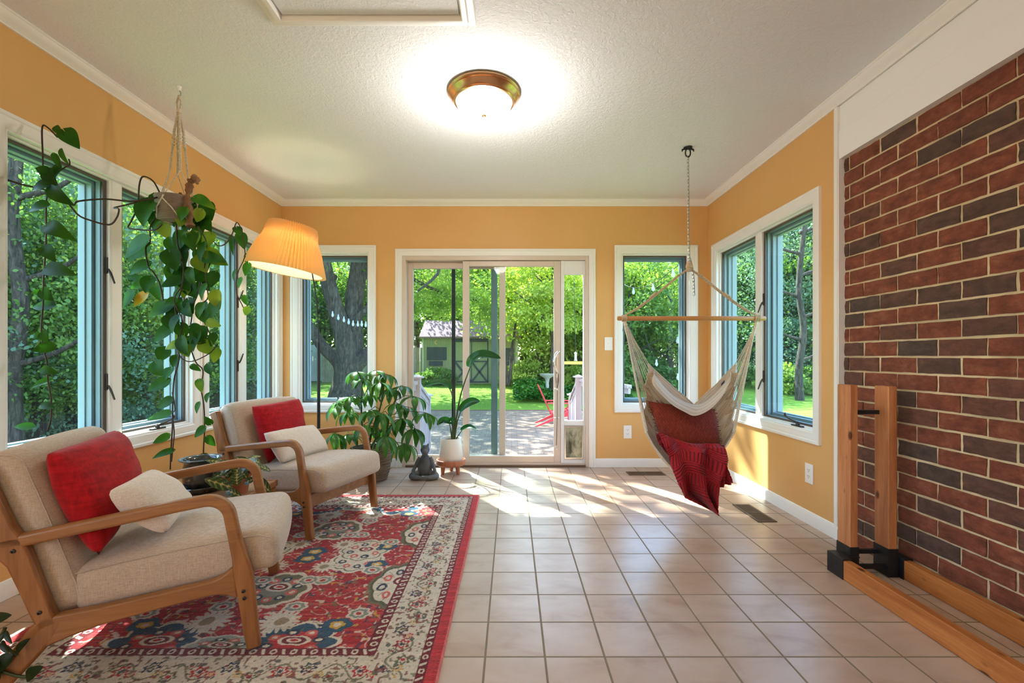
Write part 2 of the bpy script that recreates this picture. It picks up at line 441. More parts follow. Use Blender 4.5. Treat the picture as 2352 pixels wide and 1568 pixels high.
# brick wall: mortar bed and single bricks
XBK = 1.905; YB1 = 2.634; ZBT = 2.188; CP = ZBT/27; BL = .2145
mb = MB(); mb.box(XBK+.0085, XBK+.2, YF, YB1+.03, 0, ZC)
wbk = tag(mb.build('wall_brick', 'mortar'), 'red and brown brick wall with raised tan mortar', 'wall', kind='structure')
br = random.Random(3); mb = MB()
for i in range(27):
    z0 = i*CP+.005; z1 = (i+1)*CP-.005
    y = YB1-.002; first = .052 if i % 2 == 0 else .052+BL/2
    off = first
    while y > -1.2:
        L = off if off else BL; off = None
        y0 = y-L+.005*(1+br.random()*.4); y1 = y-.004
        tone = 0 if br.random() > .34 else br.uniform(.5, 1)
        dx = br.uniform(-.003, .003)
        nu = 7; nv = 3
        ja = [[(br.uniform(-.0014, .0014), br.uniform(-.0016, .0016), br.uniform(-.0012, .0012)) for _ in range(nv+1)] for _ in range(nu+1)]
        vs = []; dz = br.uniform(-.0012, .0012)
        for a in range(nu+1):
            for c in range(nv+1):
                ex = min(a, nu-a, c, nv-c) == 0
                j = ja[a][c]
                vs.append((XBK+dx+(.0045 if ex else 0)+j[0], y1+(y0-y1)*a/nu+j[1]*ex, z0+dz+(z1-z0)*c/nv+j[2]*ex))
        k = len(vs); fs = [(a*(nv+1)+c, a*(nv+1)+c+1, (a+1)*(nv+1)+c+1, (a+1)*(nv+1)+c) for a in range(nu) for c in range(nv)]
        ring = [(a, 0) for a in range(nu+1)]+[(nu, c) for c in range(1, nv+1)]+[(a, nv) for a in range(nu-1, -1, -1)]+[(0, c) for c in range(nv-1, 0, -1)]
        base = len(vs)
        for (a, c) in ring:
            p = vs[a*(nv+1)+c]; vs.append((XBK+.03, p[1], p[2]))
        for q in range(len(ring)):
            a, c = ring[q]; a2, c2 = ring[(q+1) % len(ring)]
            fs.append((a*(nv+1)+c, a2*(nv+1)+c2, base+(q+1) % len(ring), base+q))
        mb.add(vs, fs, tone)
        y -= L
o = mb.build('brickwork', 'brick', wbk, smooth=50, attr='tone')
# white boards over the brick and trim post
mb = MB()
mb.box(1.884, 1.93, YF, 2.636, 2.352, ZC); mb.box(1.880, 1.93, YF, 2.636, ZBT, 2.349)
tag(mb.build('trim_1', 'white_plaster'), 'white board band above the brick wall', 'trim', kind='structure')
mb = MB()
mb.box(1.867, 1.93, 2.618, 2.645, .08, ZC-.055); mb.box(1.872, 1.935, 2.612, 2.62, .08, ZBT)
tag(mb.build('trim_2', 'white_trim', bevel=.002), 'white corner bead between painted wall and brick', 'trim', kind='structure')
# mouldings run along the walls
def mould(name, path, prof, label, mat='white_trim'):
    """path: wall line points with inward unit offsets (nx, ny); prof: (out, z)"""
    mb = MB(); vs = []; k = len(prof)
    for (x, y, nx, ny) in path:
        for (w, z) in prof: vs.append((x+nx*w, y+ny*w, z))
    fs = [(i*k+j, i*k+(j+1) % k, (i+1)*k+(j+1) % k, (i+1)*k+j) for i in range(len(path)-1) for j in range(k)]
    fs += [tuple(range(k)), tuple(range((len(path)-1)*k, len(path)*k))]
    mb.add(vs, fs)
    return tag(mb.build(name, mat, smooth=30), label, 'moulding', kind='structure')
cz = ZC
crown = [(0, cz), (.055, cz), (.055, cz-.007), (.049, cz-.010), (.044, cz-.020), (.030, cz-.032), (.016, cz-.041), (.010, cz-.046), (.010, cz-.053), (0, cz-.053)]
mould('trim_3', [(XL, YF, 1, 0), (XL, D, 1, -1), (XR, D, -1, -1), (XR, YF, -1, 0)], crown, 'white crown moulding around the ceiling')
base = [(0, 0), (.012, 0), (.012, .062), (.009, .070), (.006, .078), (0, .082)]
mould('baseboard_left', [(XL, YF, 1, 0), (XL, D, 1, -1), (-1.112, D, 0, -1)], base, 'white baseboard along the window side')
mould('baseboard_right', [(.800, D, 0, -1), (XR, D, -1, -1), (XR, 2.616, -1, 0)], base, 'white baseboard behind the hammock chair')
# quoin of the baseboard at the brick
mb = MB(); mb.box(XR-.0, XBK+.01, 2.608, 2.62, 0, .082); mb.build('baseboard_end', 'white_trim', bpy.data.objects['baseboard_right'])

CPROF = [(0, 0), (0, .018), (.004, .020), (.016, .020), (.022, .015), (.030, .016), (.044, .013), (.056, .010), (.062, .011), (.068, .008), (CW, .006), (CW, 0)]
def casing(mb, P, a0, a1, z0, z1, prof=CPROF, bottom=True):
    k = len(prof)
    def ring(w, t):
        return [P(a0+w, z0+(w if bottom else 0), t), P(a0+w, z1-w, t), P(a1-w, z1-w, t), P(a1-w, z0+(w if bottom else 0), t)]
    rs = [ring(w, t) for (w, t) in prof]
    vs = [p for r in rs for p in r]; fs = []
    for i in range(k):
        i2 = (i+1) % k
        for c in range(4 if bottom else 3):
            c2 = (c+1) % 4; fs.append((i*4+c, i*4+c2, i2*4+c2, i2*4+c))
    if not bottom: fs += [tuple(i*4 for i in range(k)), tuple(i*4+3 for i in range(k))]
    mb.add(vs, fs)
def rect_frame(mb, P, a0, a1, z0, z1, w, t0, t1):
    prof = [(0, t0), (0, t1), (w, t1), (w, t0)]
    casing(mb, P, a0, a1, z0, z1, prof)
REC = -.045
def lock(root, P, a, z, s, up=False):
    mb = MB(); pbox(mb, P, a-.011, a+.011, z-.045, z+.045, REC, REC+.012)
    zz = (z+.02, z+.10) if up else (z-.02, z-.10)
    mb.tube([P(a, zz[0]-.0, REC+.012), P(a, (zz[0]*2+zz[1])/3, REC+.028), P(a+.004*s, zz[1], REC+.045)], [.007, .0065, .005], 6)
    mb.build('sash_lock', 'dark_bronze', root, bevel=.002)
def crank(root, P, a, z, s):
    mb = MB()
    pbox(mb, P, a-.055, a+.055, z-.001, z+.016, REC+.010, REC+.042)
    mb.tube([P(a, z+.016, REC+.03), P(a, z+.03, REC+.03)], [.014, .011], 10)
    mb.tube([P(a, z+.030, REC+.03), P(a+.04*s, z+.040, REC+.04), P(a+.085*s, z+.052, REC+.044), P(a+.11*s, z+.062, REC+.044)], [.009, .0065, .0055, .005], 8)
    c = P(a+.115*s, z+.070, REC+.044); mb.sphere(c, (.009, .009, .014), 10)
    mb.build('crank_handle', 'dark_bronze', root, smooth=50, bevel=.0015)
def window(name, P, a0, a1, z0, z1, posts, label, cranks, locks, near_cw=CW):
    """a0..a1, z0..z1: the clear opening; posts: list of (a, a') mullions"""
    root = empty(name, P(a0, z0, 0), label, 'window', kind='structure')
    mb = MB(); casing(mb, P, a0-CW, a1+CW, z0-CW, z1+CW); mb.build('casing', 'white_trim', root, smooth=30)
    mb = MB()
    rect_frame(mb, P, a0-.004, a1+.004, z0-.004, z1+.004, .012, -TH-.01, .004)
    rect_frame(mb, P, a0, a1, z0, z1, .020, -TH, REC+.022)
    for (p0, p1) in posts:
        pbox(mb, P, p0, p1, z0, z1, -TH, -.022); pbox(mb, P, p0-.014, p1+.014, z0, z1, -TH, REC+.020)
    mb.build('jamb', 'white_trim', root, bevel=.002)
    edges = [a0]+[x for p in posts for x in p]+[a1]
    for i in range(0, len(edges), 2):
        e0 = edges[i]+(.010 if i == 0 else .014); e1 = edges[i+1]-(.010 if i+1 == len(edges)-1 else .014)
        s0, s1 = z0+.012, z1-.012
        mb = MB(); rect_frame(mb, P, e0, e1, s0, s1, .022, REC-.008, REC+.004)
        fr = mb.build('screen_frame', 'screen_brown', root, bevel=.0015)
        mb = MB(); pbox(mb, P, e0+.015, e1-.015, s0+.015, s1-.015, REC-.010, REC-.006)
        mb.build('glass_pane', 'glass_tinted', root)
        mb = MB()
        rect_frame(mb, P, e0, e1, s0, s1, .038, -TH-.005, REC-.045)
        rect_frame(mb, P, e0, e1, s0, s1, .020, REC-.040, REC-.014)
        rect_frame(mb, P, e0+.036, e1-.036, s0+.036, s1-.036, .010, -TH+.01, -TH+.04)
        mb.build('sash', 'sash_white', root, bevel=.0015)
    for (a, s) in cranks: crank(root, P, a, z0+.002, s)
    for (a, z, s, u) in locks: lock(root, P, a, z, s, u)
    return root
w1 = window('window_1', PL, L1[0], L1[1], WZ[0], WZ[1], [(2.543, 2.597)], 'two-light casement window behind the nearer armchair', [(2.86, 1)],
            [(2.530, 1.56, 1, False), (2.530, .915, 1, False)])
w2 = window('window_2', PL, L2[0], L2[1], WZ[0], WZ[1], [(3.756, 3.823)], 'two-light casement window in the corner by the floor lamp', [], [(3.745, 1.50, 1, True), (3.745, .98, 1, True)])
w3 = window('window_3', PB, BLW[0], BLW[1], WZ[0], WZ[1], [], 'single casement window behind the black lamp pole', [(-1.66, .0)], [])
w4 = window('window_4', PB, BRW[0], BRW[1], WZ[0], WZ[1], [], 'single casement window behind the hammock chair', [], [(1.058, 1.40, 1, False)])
w5 = window('window_5', PR, RW[0], RW[1], RZ[0], RZ[1], [(3.488, 3.55)], 'two-light casement window above the sunlit wall patch', [(3.02, 1)], [(3.475, 1.49, 1, False), (3.475, .905, 1, False)])

# ------------------------------------------------------------------ sliding door
dr = empty('door_1', (DOOR[0], D, 0), 'beige framed sliding glass door with a pet door panel', 'door', kind='structure')
mb = MB(); casing(mb, PB, -1.110, .802, 0, 2.083, [(0, 0), (0, .018), (.004, .020), (.016, .020), (.022, .015), (.030, .016), (.044, .013), (.056, .010), (.063, .008), (.063, 0)], bottom=False)
mb.build('casing', 'white_trim', dr, smooth=30)
mb = MB()
pbox(mb, PB, -1.047, -1.012, 0, 2.02, -.15, .006); pbox(mb, PB, .706, .738, 0, 2.02, -.15, .006)
pbox(mb, PB, -1.012, .706, 1.978, 2.02, -.15, .006)
pbox(mb, PB, -1.012, .706, .0, .018, -.17, .010); pbox(mb, PB, -1.012, .706, .018, .040, -.085, -.075)
pbox(mb, PB, -1.012, .706, .018, .036, -.012, .0)
mb.build('door_frame', 'vinyl_beige', dr, bevel=.002)
mb = MB(); pbox(mb, PB, -1.012, .706, -.0, .020, .008, .022); mb.build('sill_strip', 'bronze_vent', dr)
def sash(P, a0, a1, z0, z1, ws, t0, t1, mat, name, gl='glass_clear'):
    wl_, wr_, wb_, wt_ = ws
    mb = MB()
    pbox(mb, P, a0, a0+wl_, z0, z1, t0, t1); pbox(mb, P, a1-wr_, a1, z0, z1, t0, t1)
    pbox(mb, P, a0+wl_, a1-wr_, z0, z0+wb_, t0, t1); pbox(mb, P, a0+wl_, a1-wr_, z1-wt_, z1, t0, t1)
    o = mb.build(name, mat, dr, bevel=.003)
    mb = MB(); tm = (t0+t1)/2; pbox(mb, P, a0+wl_-.004, a1-wr_+.004, z0+wb_-.004, z1-wt_+.004, tm-.003, tm+.003)
    g = mb.build('glass_pane', gl, o)
    return o
# outer fixed panel
sash(PB, -1.012, -.060, .022, 1.975, (.052, .060, .075, .062), -.118, -.080, 'vinyl_beige', 'fixed_panel', 'glass_tinted')
# sliding panel
sp = sash(PB, -.470, .471, .022, 1.974, (.063, .064, .078, .050), -.062, -.018, 'vinyl_beige', 'sliding_panel', 'glass_clear')
# insect screen outside
mb = MB(); pbox(mb, PB, -1.01, -.975, .03, 1.95, -.150, -.132); pbox(mb, PB, -.590, -.555, .03, 1.95, -.150, -.132)
mb.build('screen_rail', 'black_metal', dr)
mb = MB(); pbox(mb, PB, -.200, -.140, .03, 1.95, -.152, -.134); pbox(mb, PB, -.120, -.075, .03, 1.95, -.150, -.130); mb.build('screen_stile', 'sash_white', dr)
mb = MB()
for i in range(62):
    a = -.975+i*.0131; pbox(mb, PB, a-.0007, a+.0007, .03, 1.95, -.141, -.1396)
mb.build('pleated_screen', 'black_metal', dr)
# pet panel
mb = MB()
pbox(mb, PB, .473, .506, .022, 1.976, -.060, -.014); pbox(mb, PB, .690, .706, .022, 1.976, -.060, -.014)
pbox(mb, PB, .506, .690, 1.845, 1.976, -.056, -.016); pbox(mb, PB, .506, .690, .395, .440, -.060, -.012)
pbox(mb, PB, .506, .690, .022, .072, -.060, -.014)
pp = mb.build('pet_panel', 'vinyl_white', dr, bevel=.003)
mb = MB(); pbox(mb, PB, .503, .693, .437, 1.848, -.040, -.034); mb.build('glass_pane', 'glass_clear', pp)
mb = MB(); rect_frame(mb, PB, .508, .688, .072, .392, .014, -.035, -.006); pbox(mb, PB, .520, .676, .078, .090, -.03, -.012)
fl = mb.build('flap_frame', 'nickel', pp, bevel=.002)
mb = MB(); pbox(mb, PB, .521, .675, .090, .374, -.024, -.019); mb.build('pet_flap', 'flap_vinyl', pp)
# pull handle
mb = MB()
hz = [(1276-1175)/240, (1280-1175)/240]
pts = [at(1284, 806, 4.34), at(1277, 812, 4.30), at(1272.5, 824, 4.28), at(1272, 836, 4.28), at(1276, 846, 4.29), at(1281, 854, 4.32), at(1281.5, 868, 4.34)]
mb.tube(pts, [.010, .011, .011, .011, .011, .010, .009], 10)
pbox(mb, PB, .430, .452, .80, 1.11, -.018, -.012)
mb.build('pull_handle', 'nickel', sp, smooth=60)
# ------------------------------------------------------------------ wall plates and floor vents
def plate(name, P, a, z, label, cat, switch=False):
    root = empty(name, P(a, z, 0), label, cat)
    mb = MB(); pbox(mb, P, a-.0385, a+.0385, z-.0625, z+.0625, 0, .006); mb.build('cover_plate', 'plate_white', root, bevel=.003)
    if switch:
        mb = MB(); pbox(mb, P, a-.005, a+.005, z-.012, z+.012, .006, .009); pbox(mb, P, a-.004, a+.004, z+.000, z+.009, .008, .019); mb.build('toggle', 'plate_white', root, bevel=.001)
    else:
        for s in (-1, 1):
            c = z+s*.020; mb = MB(); pbox(mb, P, a-.0165, a+.0165, c-.013, c+.013, .006, .0075)
            rc = mb.build('receptacle', 'plate_white', root, bevel=.003)
            mb = MB()
            pbox(mb, P, a-.0085, a-.0060, c-.001, c+.008, .0072, .0081); pbox(mb, P, a+.0060, a+.0085, c-.001, c+.008, .0072, .0081)
            pbox(mb, P, a-.0025, a+.0025, c-.0095, c-.005, .0072, .0081)
            mb.build('socket_slots', 'slot_dark', rc)
    return root
plate('wall_outlet', PB, 1.110, .335, 'white double outlet below the window behind the hammock', 'outlet')
plate('wall_outlet', PR, 2.876, .318, 'white double outlet above the baseboard near the brick wall', 'outlet')
plate('light_switch', PB, .928, 1.178, 'white toggle light switch between sliding door and window', 'switch', True)
def vent(x0, x1, y0, y1, along, label):
    root = empty('floor_vent', ((x0+x1)/2, (y0+y1)/2, 0), label, 'vent')
    mb = MB()
    w = .014
    mb.box(x0, x1, y0, y0+w, 0, .005); mb.box(x0, x1, y1-w, y1, 0, .005); mb.box(x0, x0+w, y0+w, y1-w, 0, .005); mb.box(x1-w, x1, y0+w, y1-w, 0, .005)
    mb.build('vent_frame', 'bronze_vent', root, bevel=.001)
    mb = MB(); mb.box(x0+w, x1-w, y0+w, y1-w, 0.0006, .0012); mb.build('duct_opening', 'slot_dark', root)
    mb = MB()
    if along == 'x':
        n_ = 30
        for i in range(n_): x = x0+w+(x1-x0-2*w)*(i+.5)/n_; mb.box(x-.0025, x+.0025, y0+w, y1-w, .0012, .0045)
        mb.box((x0+x1)/2-.004, (x0+x1)/2+.004, y0+w, y1-w, .0012, .005)
    else:
        n_ = 32
        for i in range(n_): y = y0+w+(y1-y0-2*w)*(i+.5)/n_; mb.box(x0+w, x1-w, y-.0022, y+.0022, .0012, .0045)
        mb.box(x0+w, x1-w, (y0+y1)/2-.004, (y0+y1)/2+.004, .0012, .005)
    mb.build('vent_louver', 'bronze_vent', root)
vent(1.045, 1.372, 4.052, 4.176, 'x', 'bronze floor register by the back baseboard')
vent(1.572, 1.694, 2.907, 3.250, 'y', 'dark bronze floor register beside the right baseboard')

# ------------------------------------------------------------------ ceiling: hatch trim, light
mb = MB()
hx0, hx1, hy1, hy0 = -1.062, -.158, 2.043, 1.30
prof = [(0, 0), (0, .010), (.008, .014), (.030, .016), (.036, .028), (.050, .032), (.058, .030), (.062, .02), (.062, 0)]
def ring(w, t): return [(hx0+w, hy0+w, ZC-t), (hx0+w, hy1-w, ZC-t), (hx1-w, hy1-w, ZC-t), (hx1-w, hy0+w, ZC-t)]
rs = [ring(w, t) for w, t in prof]; vs = [p for r in rs for p in r]; k = len(prof)
mb.add(vs, [(i*4+c, i*4+(c+1) % 4, ((i+1) % k)*4+(c+1) % 4, ((i+1) % k)*4+c) for i in range(k) for c in range(4)])
ha = empty('attic_hatch', ((hx0+hx1)/2, (hy0+hy1)/2, ZC), 'white moulded attic hatch frame in the ceiling', 'hatch')
mb.build('hatch_frame', 'white_trim', ha, smooth=30)
mb = MB(); mb.box(hx0+.07, hx1-.07, hy0+.07, hy1-.07, ZC-.012, ZC+.002); mb.build('hatch_panel', 'ceiling_paint', ha)

cl = empty('ceiling_light', (-.155, 2.575, ZC), 'lit flush ceiling light with copper rim and ribbed glass bowl', 'ceiling light')
c = (-.155, 2.575, ZC)
mb = MB(); mb.lathe([(.0, 0), (.198, 0), (.203, -.004), (.204, -.012), (.198, -.018), (.192, -.021), (.196, -.026), (.190, -.032), (.176, -.046), (.170, -.050), (.172, -.055), (.168, -.060), (.160, -.062), (.150, -.058), (.0, -.05)], c, 64)
mb.build('canopy', 'brass_copper', cl, smooth=35)
m, n, l, b, o = new_mat('lit_glass'); n.remove(b)
em = n.new('ShaderNodeEmission'); em.inputs[1].default_value = 7.0; em.inputs[0].default_value = (1, .86, .62, 1); l.new(em.outputs[0], o.inputs[0])
mb = MB(); mb.lathe([(.156, -.058)]+[(.156*math.cos(a)**.8 if a < 1.55 else 0.006, -.058-.072*math.sin(a)) for a in [i*PI/2/12 for i in range(1, 13)]], c, 96, rf=lambda a, z: 1+.012*math.sin(a*48))
mb.build('glass_bowl', 'lit_glass', cl, smooth=180)
mb = MB(); mb.lathe([(.0, -.126), (.013, -.128), (.013, -.135), (.008, -.139), (.005, -.146), (0, -.148)], c, 16); mb.build('finial', 'brass_copper', cl, smooth=60)
pl_ = bpy.data.lights.new('ceiling_lamp_bulb', 'POINT'); pl_.energy = 19; pl_.shadow_soft_size = .09; pl_.color = (1, .94, .88)
po = bpy.data.objects.new('ceiling_lamp_bulb', pl_); scene.collection.objects.link(po); po.location = (-.155, 2.575, ZC-.26)

# ------------------------------------------------------------------ floor lamp
FL = Vector((-1.522, 3.60, 0))
fl = empty('floor_lamp', FL, 'black arched floor lamp with tilted yellow pleated shade', 'floor lamp')
mb = MB(); mb.lathe([(0, 0), (.135, 0), (.14, .006), (.138, .016), (.03, .026), (.014, .04), (0, .04)], FL, 40); mb.build('base', 'black_metal', fl, smooth=40)
mb = MB(); mb.tube([FL+Vector((0, 0, .03)), FL+Vector((0, 0, 1.165))], .0125, 12); mb.build('pole', 'black_metal', fl, smooth=60)
arc = [FL+Vector((0, 0, 1.16)), at(731, 745, 3.60), at(728, 700, 3.59), at(722, 655, 3.57), at(713, 605, 3.55), at(702, 560, 3.53), at(688, 525, 3.51), at(675, 512, 3.50), at(668, 520, 3.50), at(664, 545, 3.50)]
mb = MB(); mb.tube(arc, .0055, 8); mb.build('arched_arm', 'black_metal', fl, smooth=60)
m, n, l, b, o = new_mat('shade_cloth')
b.inputs['Base Color'].default_value = (.90, .74, .42, 1); b.inputs['Roughness'].default_value = .9
tl = n.new('ShaderNodeBsdfTranslucent'); tl.inputs[0].default_value = (.95, .60, .22, 1)
ms = n.new('ShaderNodeMixShader'); ms.inputs[0].default_value = .55; l.new(b.outputs[0], ms.inputs[1]); l.new(tl.outputs[0], ms.inputs[2]); l.new(ms.outputs[0], o.inputs[0])
SC = at(664.5, 571, 3.50)
TM = Matrix.Rotation(R(9.0), 4, 'Y') @ Matrix.Rotation(R(-2), 4, 'X')
mb = MB(); NP = 66
prof = [(.279-(.279-.158)*t, -.175+.35*t) for t in [0, .12, .3, .5, .68, .72, .76, .9, 1]]
vs = []; fs = []; nn = NP*4
for (r, z) in prof:
    for k in range(nn):
        a = 2*PI*k/nn; tri = abs(((k/4) % 1)*2-1)
        amp = .019 if abs(z-.077) > .02 else .010
        q = r+(tri-.5)*amp*1.6-(.002 if abs(z-.077) < .02 else 0); zz = z+(.004*tri if abs(z) > .17 else 0)*(-1 if z < 0 else 1)
        vs.append(TM @ Vector((q*math.cos(a), q*math.sin(a), zz))+SC)
for i in range(len(prof)-1):
    for k in range(nn): fs.append((i*nn+k, i*nn+(k+1) % nn, (i+1)*nn+(k+1) % nn, (i+1)*nn+k))
mb.add(vs, fs); mb.build('lamp_shade', 'shade_cloth', fl, smooth=0, bevel='n')
m, n, l, b, o = new_mat('shade_lining'); b.inputs['Base Color'].default_value = (.9, .86, .78, 1); b.inputs['Roughness'].default_value = .9
tl = n.new('ShaderNodeBsdfTranslucent'); tl.inputs[0].default_value = (.9, .84, .7, 1); ms = n.new('ShaderNodeMixShader'); ms.inputs[0].default_value = .45; l.new(b.outputs[0], ms.inputs[1]); l.new(tl.outputs[0], ms.inputs[2]); l.new(ms.outputs[0], o.inputs[0])
mb = MB(); mb.grid(lambda u, v: TM @ Vector(((.264-.121*v)*math.cos(2*PI*u), (.264-.121*v)*math.sin(2*PI*u), -.174+.345*v))+SC, 73, 9); mb.build('shade_lining', 'shade_lining', fl, smooth=180, bevel='n', weld=.0001)
mb = MB(); T_ = TM @ Vector((0, 0, .175)); mb.tube([SC+T_-Vector((0, 0, .03)), SC+T_+Vector((.002, 0, .012))], .004, 8); mb.lathe([(0, .012), (.010, .014), (.012, .022), (.009, .030), (.004, .033), (0, .034)], SC+T_, 14)
for k in range(3):
    a = k*2*PI/3; mb.tube([SC+TM @ Vector((0, 0, .165)), SC+TM @ Vector((.155*math.cos(a), .155*math.sin(a), .170))], .002, 6)
mb.build('finial', 'dark_bronze', fl, smooth=50)
m, n, l, b, o = new_mat('bulb_glass'); n.remove(b); em = n.new('ShaderNodeEmission'); em.inputs[1].default_value = 8; em.inputs[0].default_value = (1, .8, .5, 1); l.new(em.outputs[0], o.inputs[0])
mb = MB(); mb.sphere(SC+TM @ Vector((0, 0, .03)), (.03, .03, .042), 16); mb.build('light_bulb', 'bulb_glass', fl, smooth=180)
fd = bpy.data.lights.new('floor_lamp_bulb', 'POINT'); fd.energy = 6; fd.shadow_soft_size = .05; fd.color = (1, .80, .52)
fo = bpy.data.objects.new('floor_lamp_bulb', fd); scene.collection.objects.link(fo); fo.location = SC+TM @ Vector((0, 0, -.05))

# ------------------------------------------------------------------ rug with its woven pattern as point colours
def rug():
    x0, x1, y0, y1 = -1.868, -.238, 1.352, 3.452
    W, H = x1-x0, y1-y0
    nx, ny = 560, 720
    u = np.linspace(0, W, nx); v = np.linspace(0, H, ny); U, V = np.meshgrid(u, v)
    rs = np.random.RandomState(5)
    def vn(sx, sy, seed):
        r = np.random.RandomState(seed); gx, gy = int(W*sx)+3, int(H*sy)+3
        g = r.rand(gy, gx); a = U*sx; b_ = V*sy; i = a.astype(int); j = b_.astype(int); fa = a-i; fb = b_-j
        fa = fa*fa*(3-2*fa); fb = fb*fb*(3-2*fb)
        return (g[j, i]*(1-fa)+g[j, i+1]*fa)*(1-fb)+(g[j+1, i]*(1-fa)+g[j+1, i+1]*fa)*fb
    L = lambda h: np.array(lin(h)[:3])
    red, dred, cream, navy, blue, olive, gold, tan, rose, grey = map(L, ('#b01c24', '#6b0a16', '#d2c6b0', '#1c2c44', '#2f5a74', '#6a6648', '#c69a3a', '#a88d6c', '#cf5a50', '#9ba094'))
    C = np.zeros((ny, nx, 3))
    wob = (vn(30, 30, 1)-.5)*.008; wob2 = (vn(30, 30, 2)-.5)*.008
    X, Y = U+wob, V+wob2
    streak = vn(6, 150, 3); st2 = vn(25, 60, 4)
    C[:] = red
    C = C*(.62+.5*streak[..., None]) + (streak[..., None] > .74)*(rose-red)*.45
    def put(mask, col, a=1.0):
        nonlocal C
        m_ = np.clip(mask.astype(float), 0, 1)[..., None]*a; C = C*(1-m_)+col*m_
    fx0, fx1, fy0, fy1 = .28, W-.28, .28, H-.28
    field = (U > fx0) & (U < fx1) & (V > fy0) & (V < fy1)
    cxx, cyy = W/2, H/2
    # vine tracery over the field, mirrored about the middle
    MX = np.abs(X-cxx); MY = np.abs(Y-cyy)
    w1_ = np.abs(np.sin(MX*26+2.2*np.sin(MY*19))*np.cos(MY*23+1.8*np.sin(MX*17)))
    put((w1_ < .035) & (vn(20, 20, 6) > .42), cream, .8)
    w2_ = np.abs(np.sin(MX*41+1.4*np.sin(MY*33)+1)+np.cos(MY*37+1.5*np.sin(MX*29)))
    put((w2_ < .06) & (vn(26, 26, 8) > .58), tan, .7)
    sm = vn(44, 44, 9); put(sm > .82, olive, .7); sm = vn(48, 48, 10); put(sm > .84, navy, .75); sm = vn(60, 60, 11); put(sm > .83, cream, .8)
    sm = vn(45, 45, 21); put(sm > .87, gold, .8)
    def flower(px, py, rx, ry, ringcols, lobes, amp=.09, ph=0, inner=True):
        dx, dy = (X-px)/rx, (Y-py)/ry; r = np.hypot(dx, dy); th = np.arctan2(dy, dx)
        sh = 1+amp*np.abs(np.cos(lobes*th/2+ph))*1.3-amp*.6
        q = r/sh
        for lim, col in ringcols: put(q < lim, col)
        if inner:
            for k in range(lobes):
                a = 2*PI*k/lobes+.3; cx_, cy_ = .60*math.cos(a), .60*math.sin(a)
                rr_ = np.hypot(dx-cx_, dy-cy_); put(rr_ < .16, rose if k % 2 else navy); put(rr_ < .08, cream)
            rr_ = np.hypot(dx*1.0, (dy-.12)*1.5); put(rr_ < .40, cream); put(rr_ < .30, dred); put(rr_ < .18, cream); put(rr_ < .10, red)
            put((np.abs(np.sin(th*lobes)) < .16) & (r > .42) & (r < .82), olive, .8)
    def daisy(px, py, r0, col, mid, npet=14):
        dx, dy = (X-px)/r0, (Y-py)/r0/1.15; r = np.hypot(dx, dy); th = np.arctan2(dy, dx)
        put(r < .55+.45*np.abs(np.cos(npet*th/2)), col); put(r < .36, mid); put((r < .34) & (np.abs(np.sin(dx*30)*np.sin(dy*30)) > .5), tan)
    spots = []
    def sym(px, py, f, mirror_y=True):
        a, b_ = px-x0, py-y0
        seen = set()
        for ax in (a, 2*cxx-a):
            for by in ((b_, 2*cyy-b_) if mirror_y else (b_,)):
                k = (round(ax, 2), round(by, 2))
                if k not in seen: seen.add(k); f(ax, by)
    G1 = [(1.04, cream), (.93, navy), (.88, olive), (.5, tan)]; G2 = [(1.05, cream), (.92, olive), (.86, cream)]; G3 = [(1.05, cream), (.93, navy), (.60, blue)]
    sym(-1.054, 2.755, lambda a, b_: flower(a, b_, .140, .150, [(1.04, cream), (.90, olive), (.62, grey*.45+olive*.4)], 10, .07))
    sym(-.790, 2.345, lambda a, b_: flower(a, b_, .125, .130, G2, 8, .09))
    sym(-.515, 2.705, lambda a, b_: flower(a, b_, .125, .190, [(1.06, olive), (.97, olive*.6), (.88, cream)], 8, .09))
    sym(-.787, 3.080, lambda a, b_: flower(a, b_, .095, .070, G3, 8, .16))
    sym(-.800, 1.665, lambda a, b_: flower(a, b_, .150, .110, [(1.06, cream), (.95, blue*.7), (.55, red)], 8, .20))
    sym(-1.054, 3.16, lambda a, b_: flower(a, b_, .12, .065, [(1.04, cream), (.92, grey), (.6, olive)], 8, .12))
    for (px, py, r_) in ((-.93, 2.535, .068), (-.93, 1.80, .08), (-1.2, 1.80, .08)): sym(px, py, lambda a, b_, r_=r_: daisy(a, b_, r_*.88, cream, olive*.5+tan*.5))
    for (px, py, r_) in ((-.68, 2.51, .042), (-.68, 1.775, .045), (-1.054, 2.36, .05)): sym(px, py, lambda a, b_, r_=r_: flower(a, b_, r_*1.2, r_, [(1.0, blue*.7), (.5, gold), (.25, cream)], 5, .2, 0, False))
    for (px, py) in ((-.68, 2.235), (-.62, 2.95), (-.88, 2.13), (-1.16, 2.13), (-.60, 1.60), (-.9, 2.9)): sym(px, py, lambda a, b_: flower(a, b_, .048, .042, [(1.0, cream), (.75, grey*.7), (.45, cream), (.25, red)], 7, .15, 0, False))
    # borders
    e = np.minimum(np.minimum(U, W-U), np.minimum(V, H-V))
    horiz = np.minimum(V, H-V) <= np.minimum(U, W-U)
    t = np.where(horiz, U, V)
    def band(a, b_): return (e >= a) & (e < b_)
    bd = band(.078, .240); put(bd, cream*(.92+.1*st2[..., None].mean()))
    ew = e+wob*.6; tw = t+wob2
    s = tw/.088; fr = s-np.floor(s)-.5; par = (np.floor(s).astype(int) % 3)
    ec = (ew-.159)/.088
    vine = np.abs(ec-.42*np.sin(tw*2*PI/.176)) < .05; put(bd & vine, olive, .9)
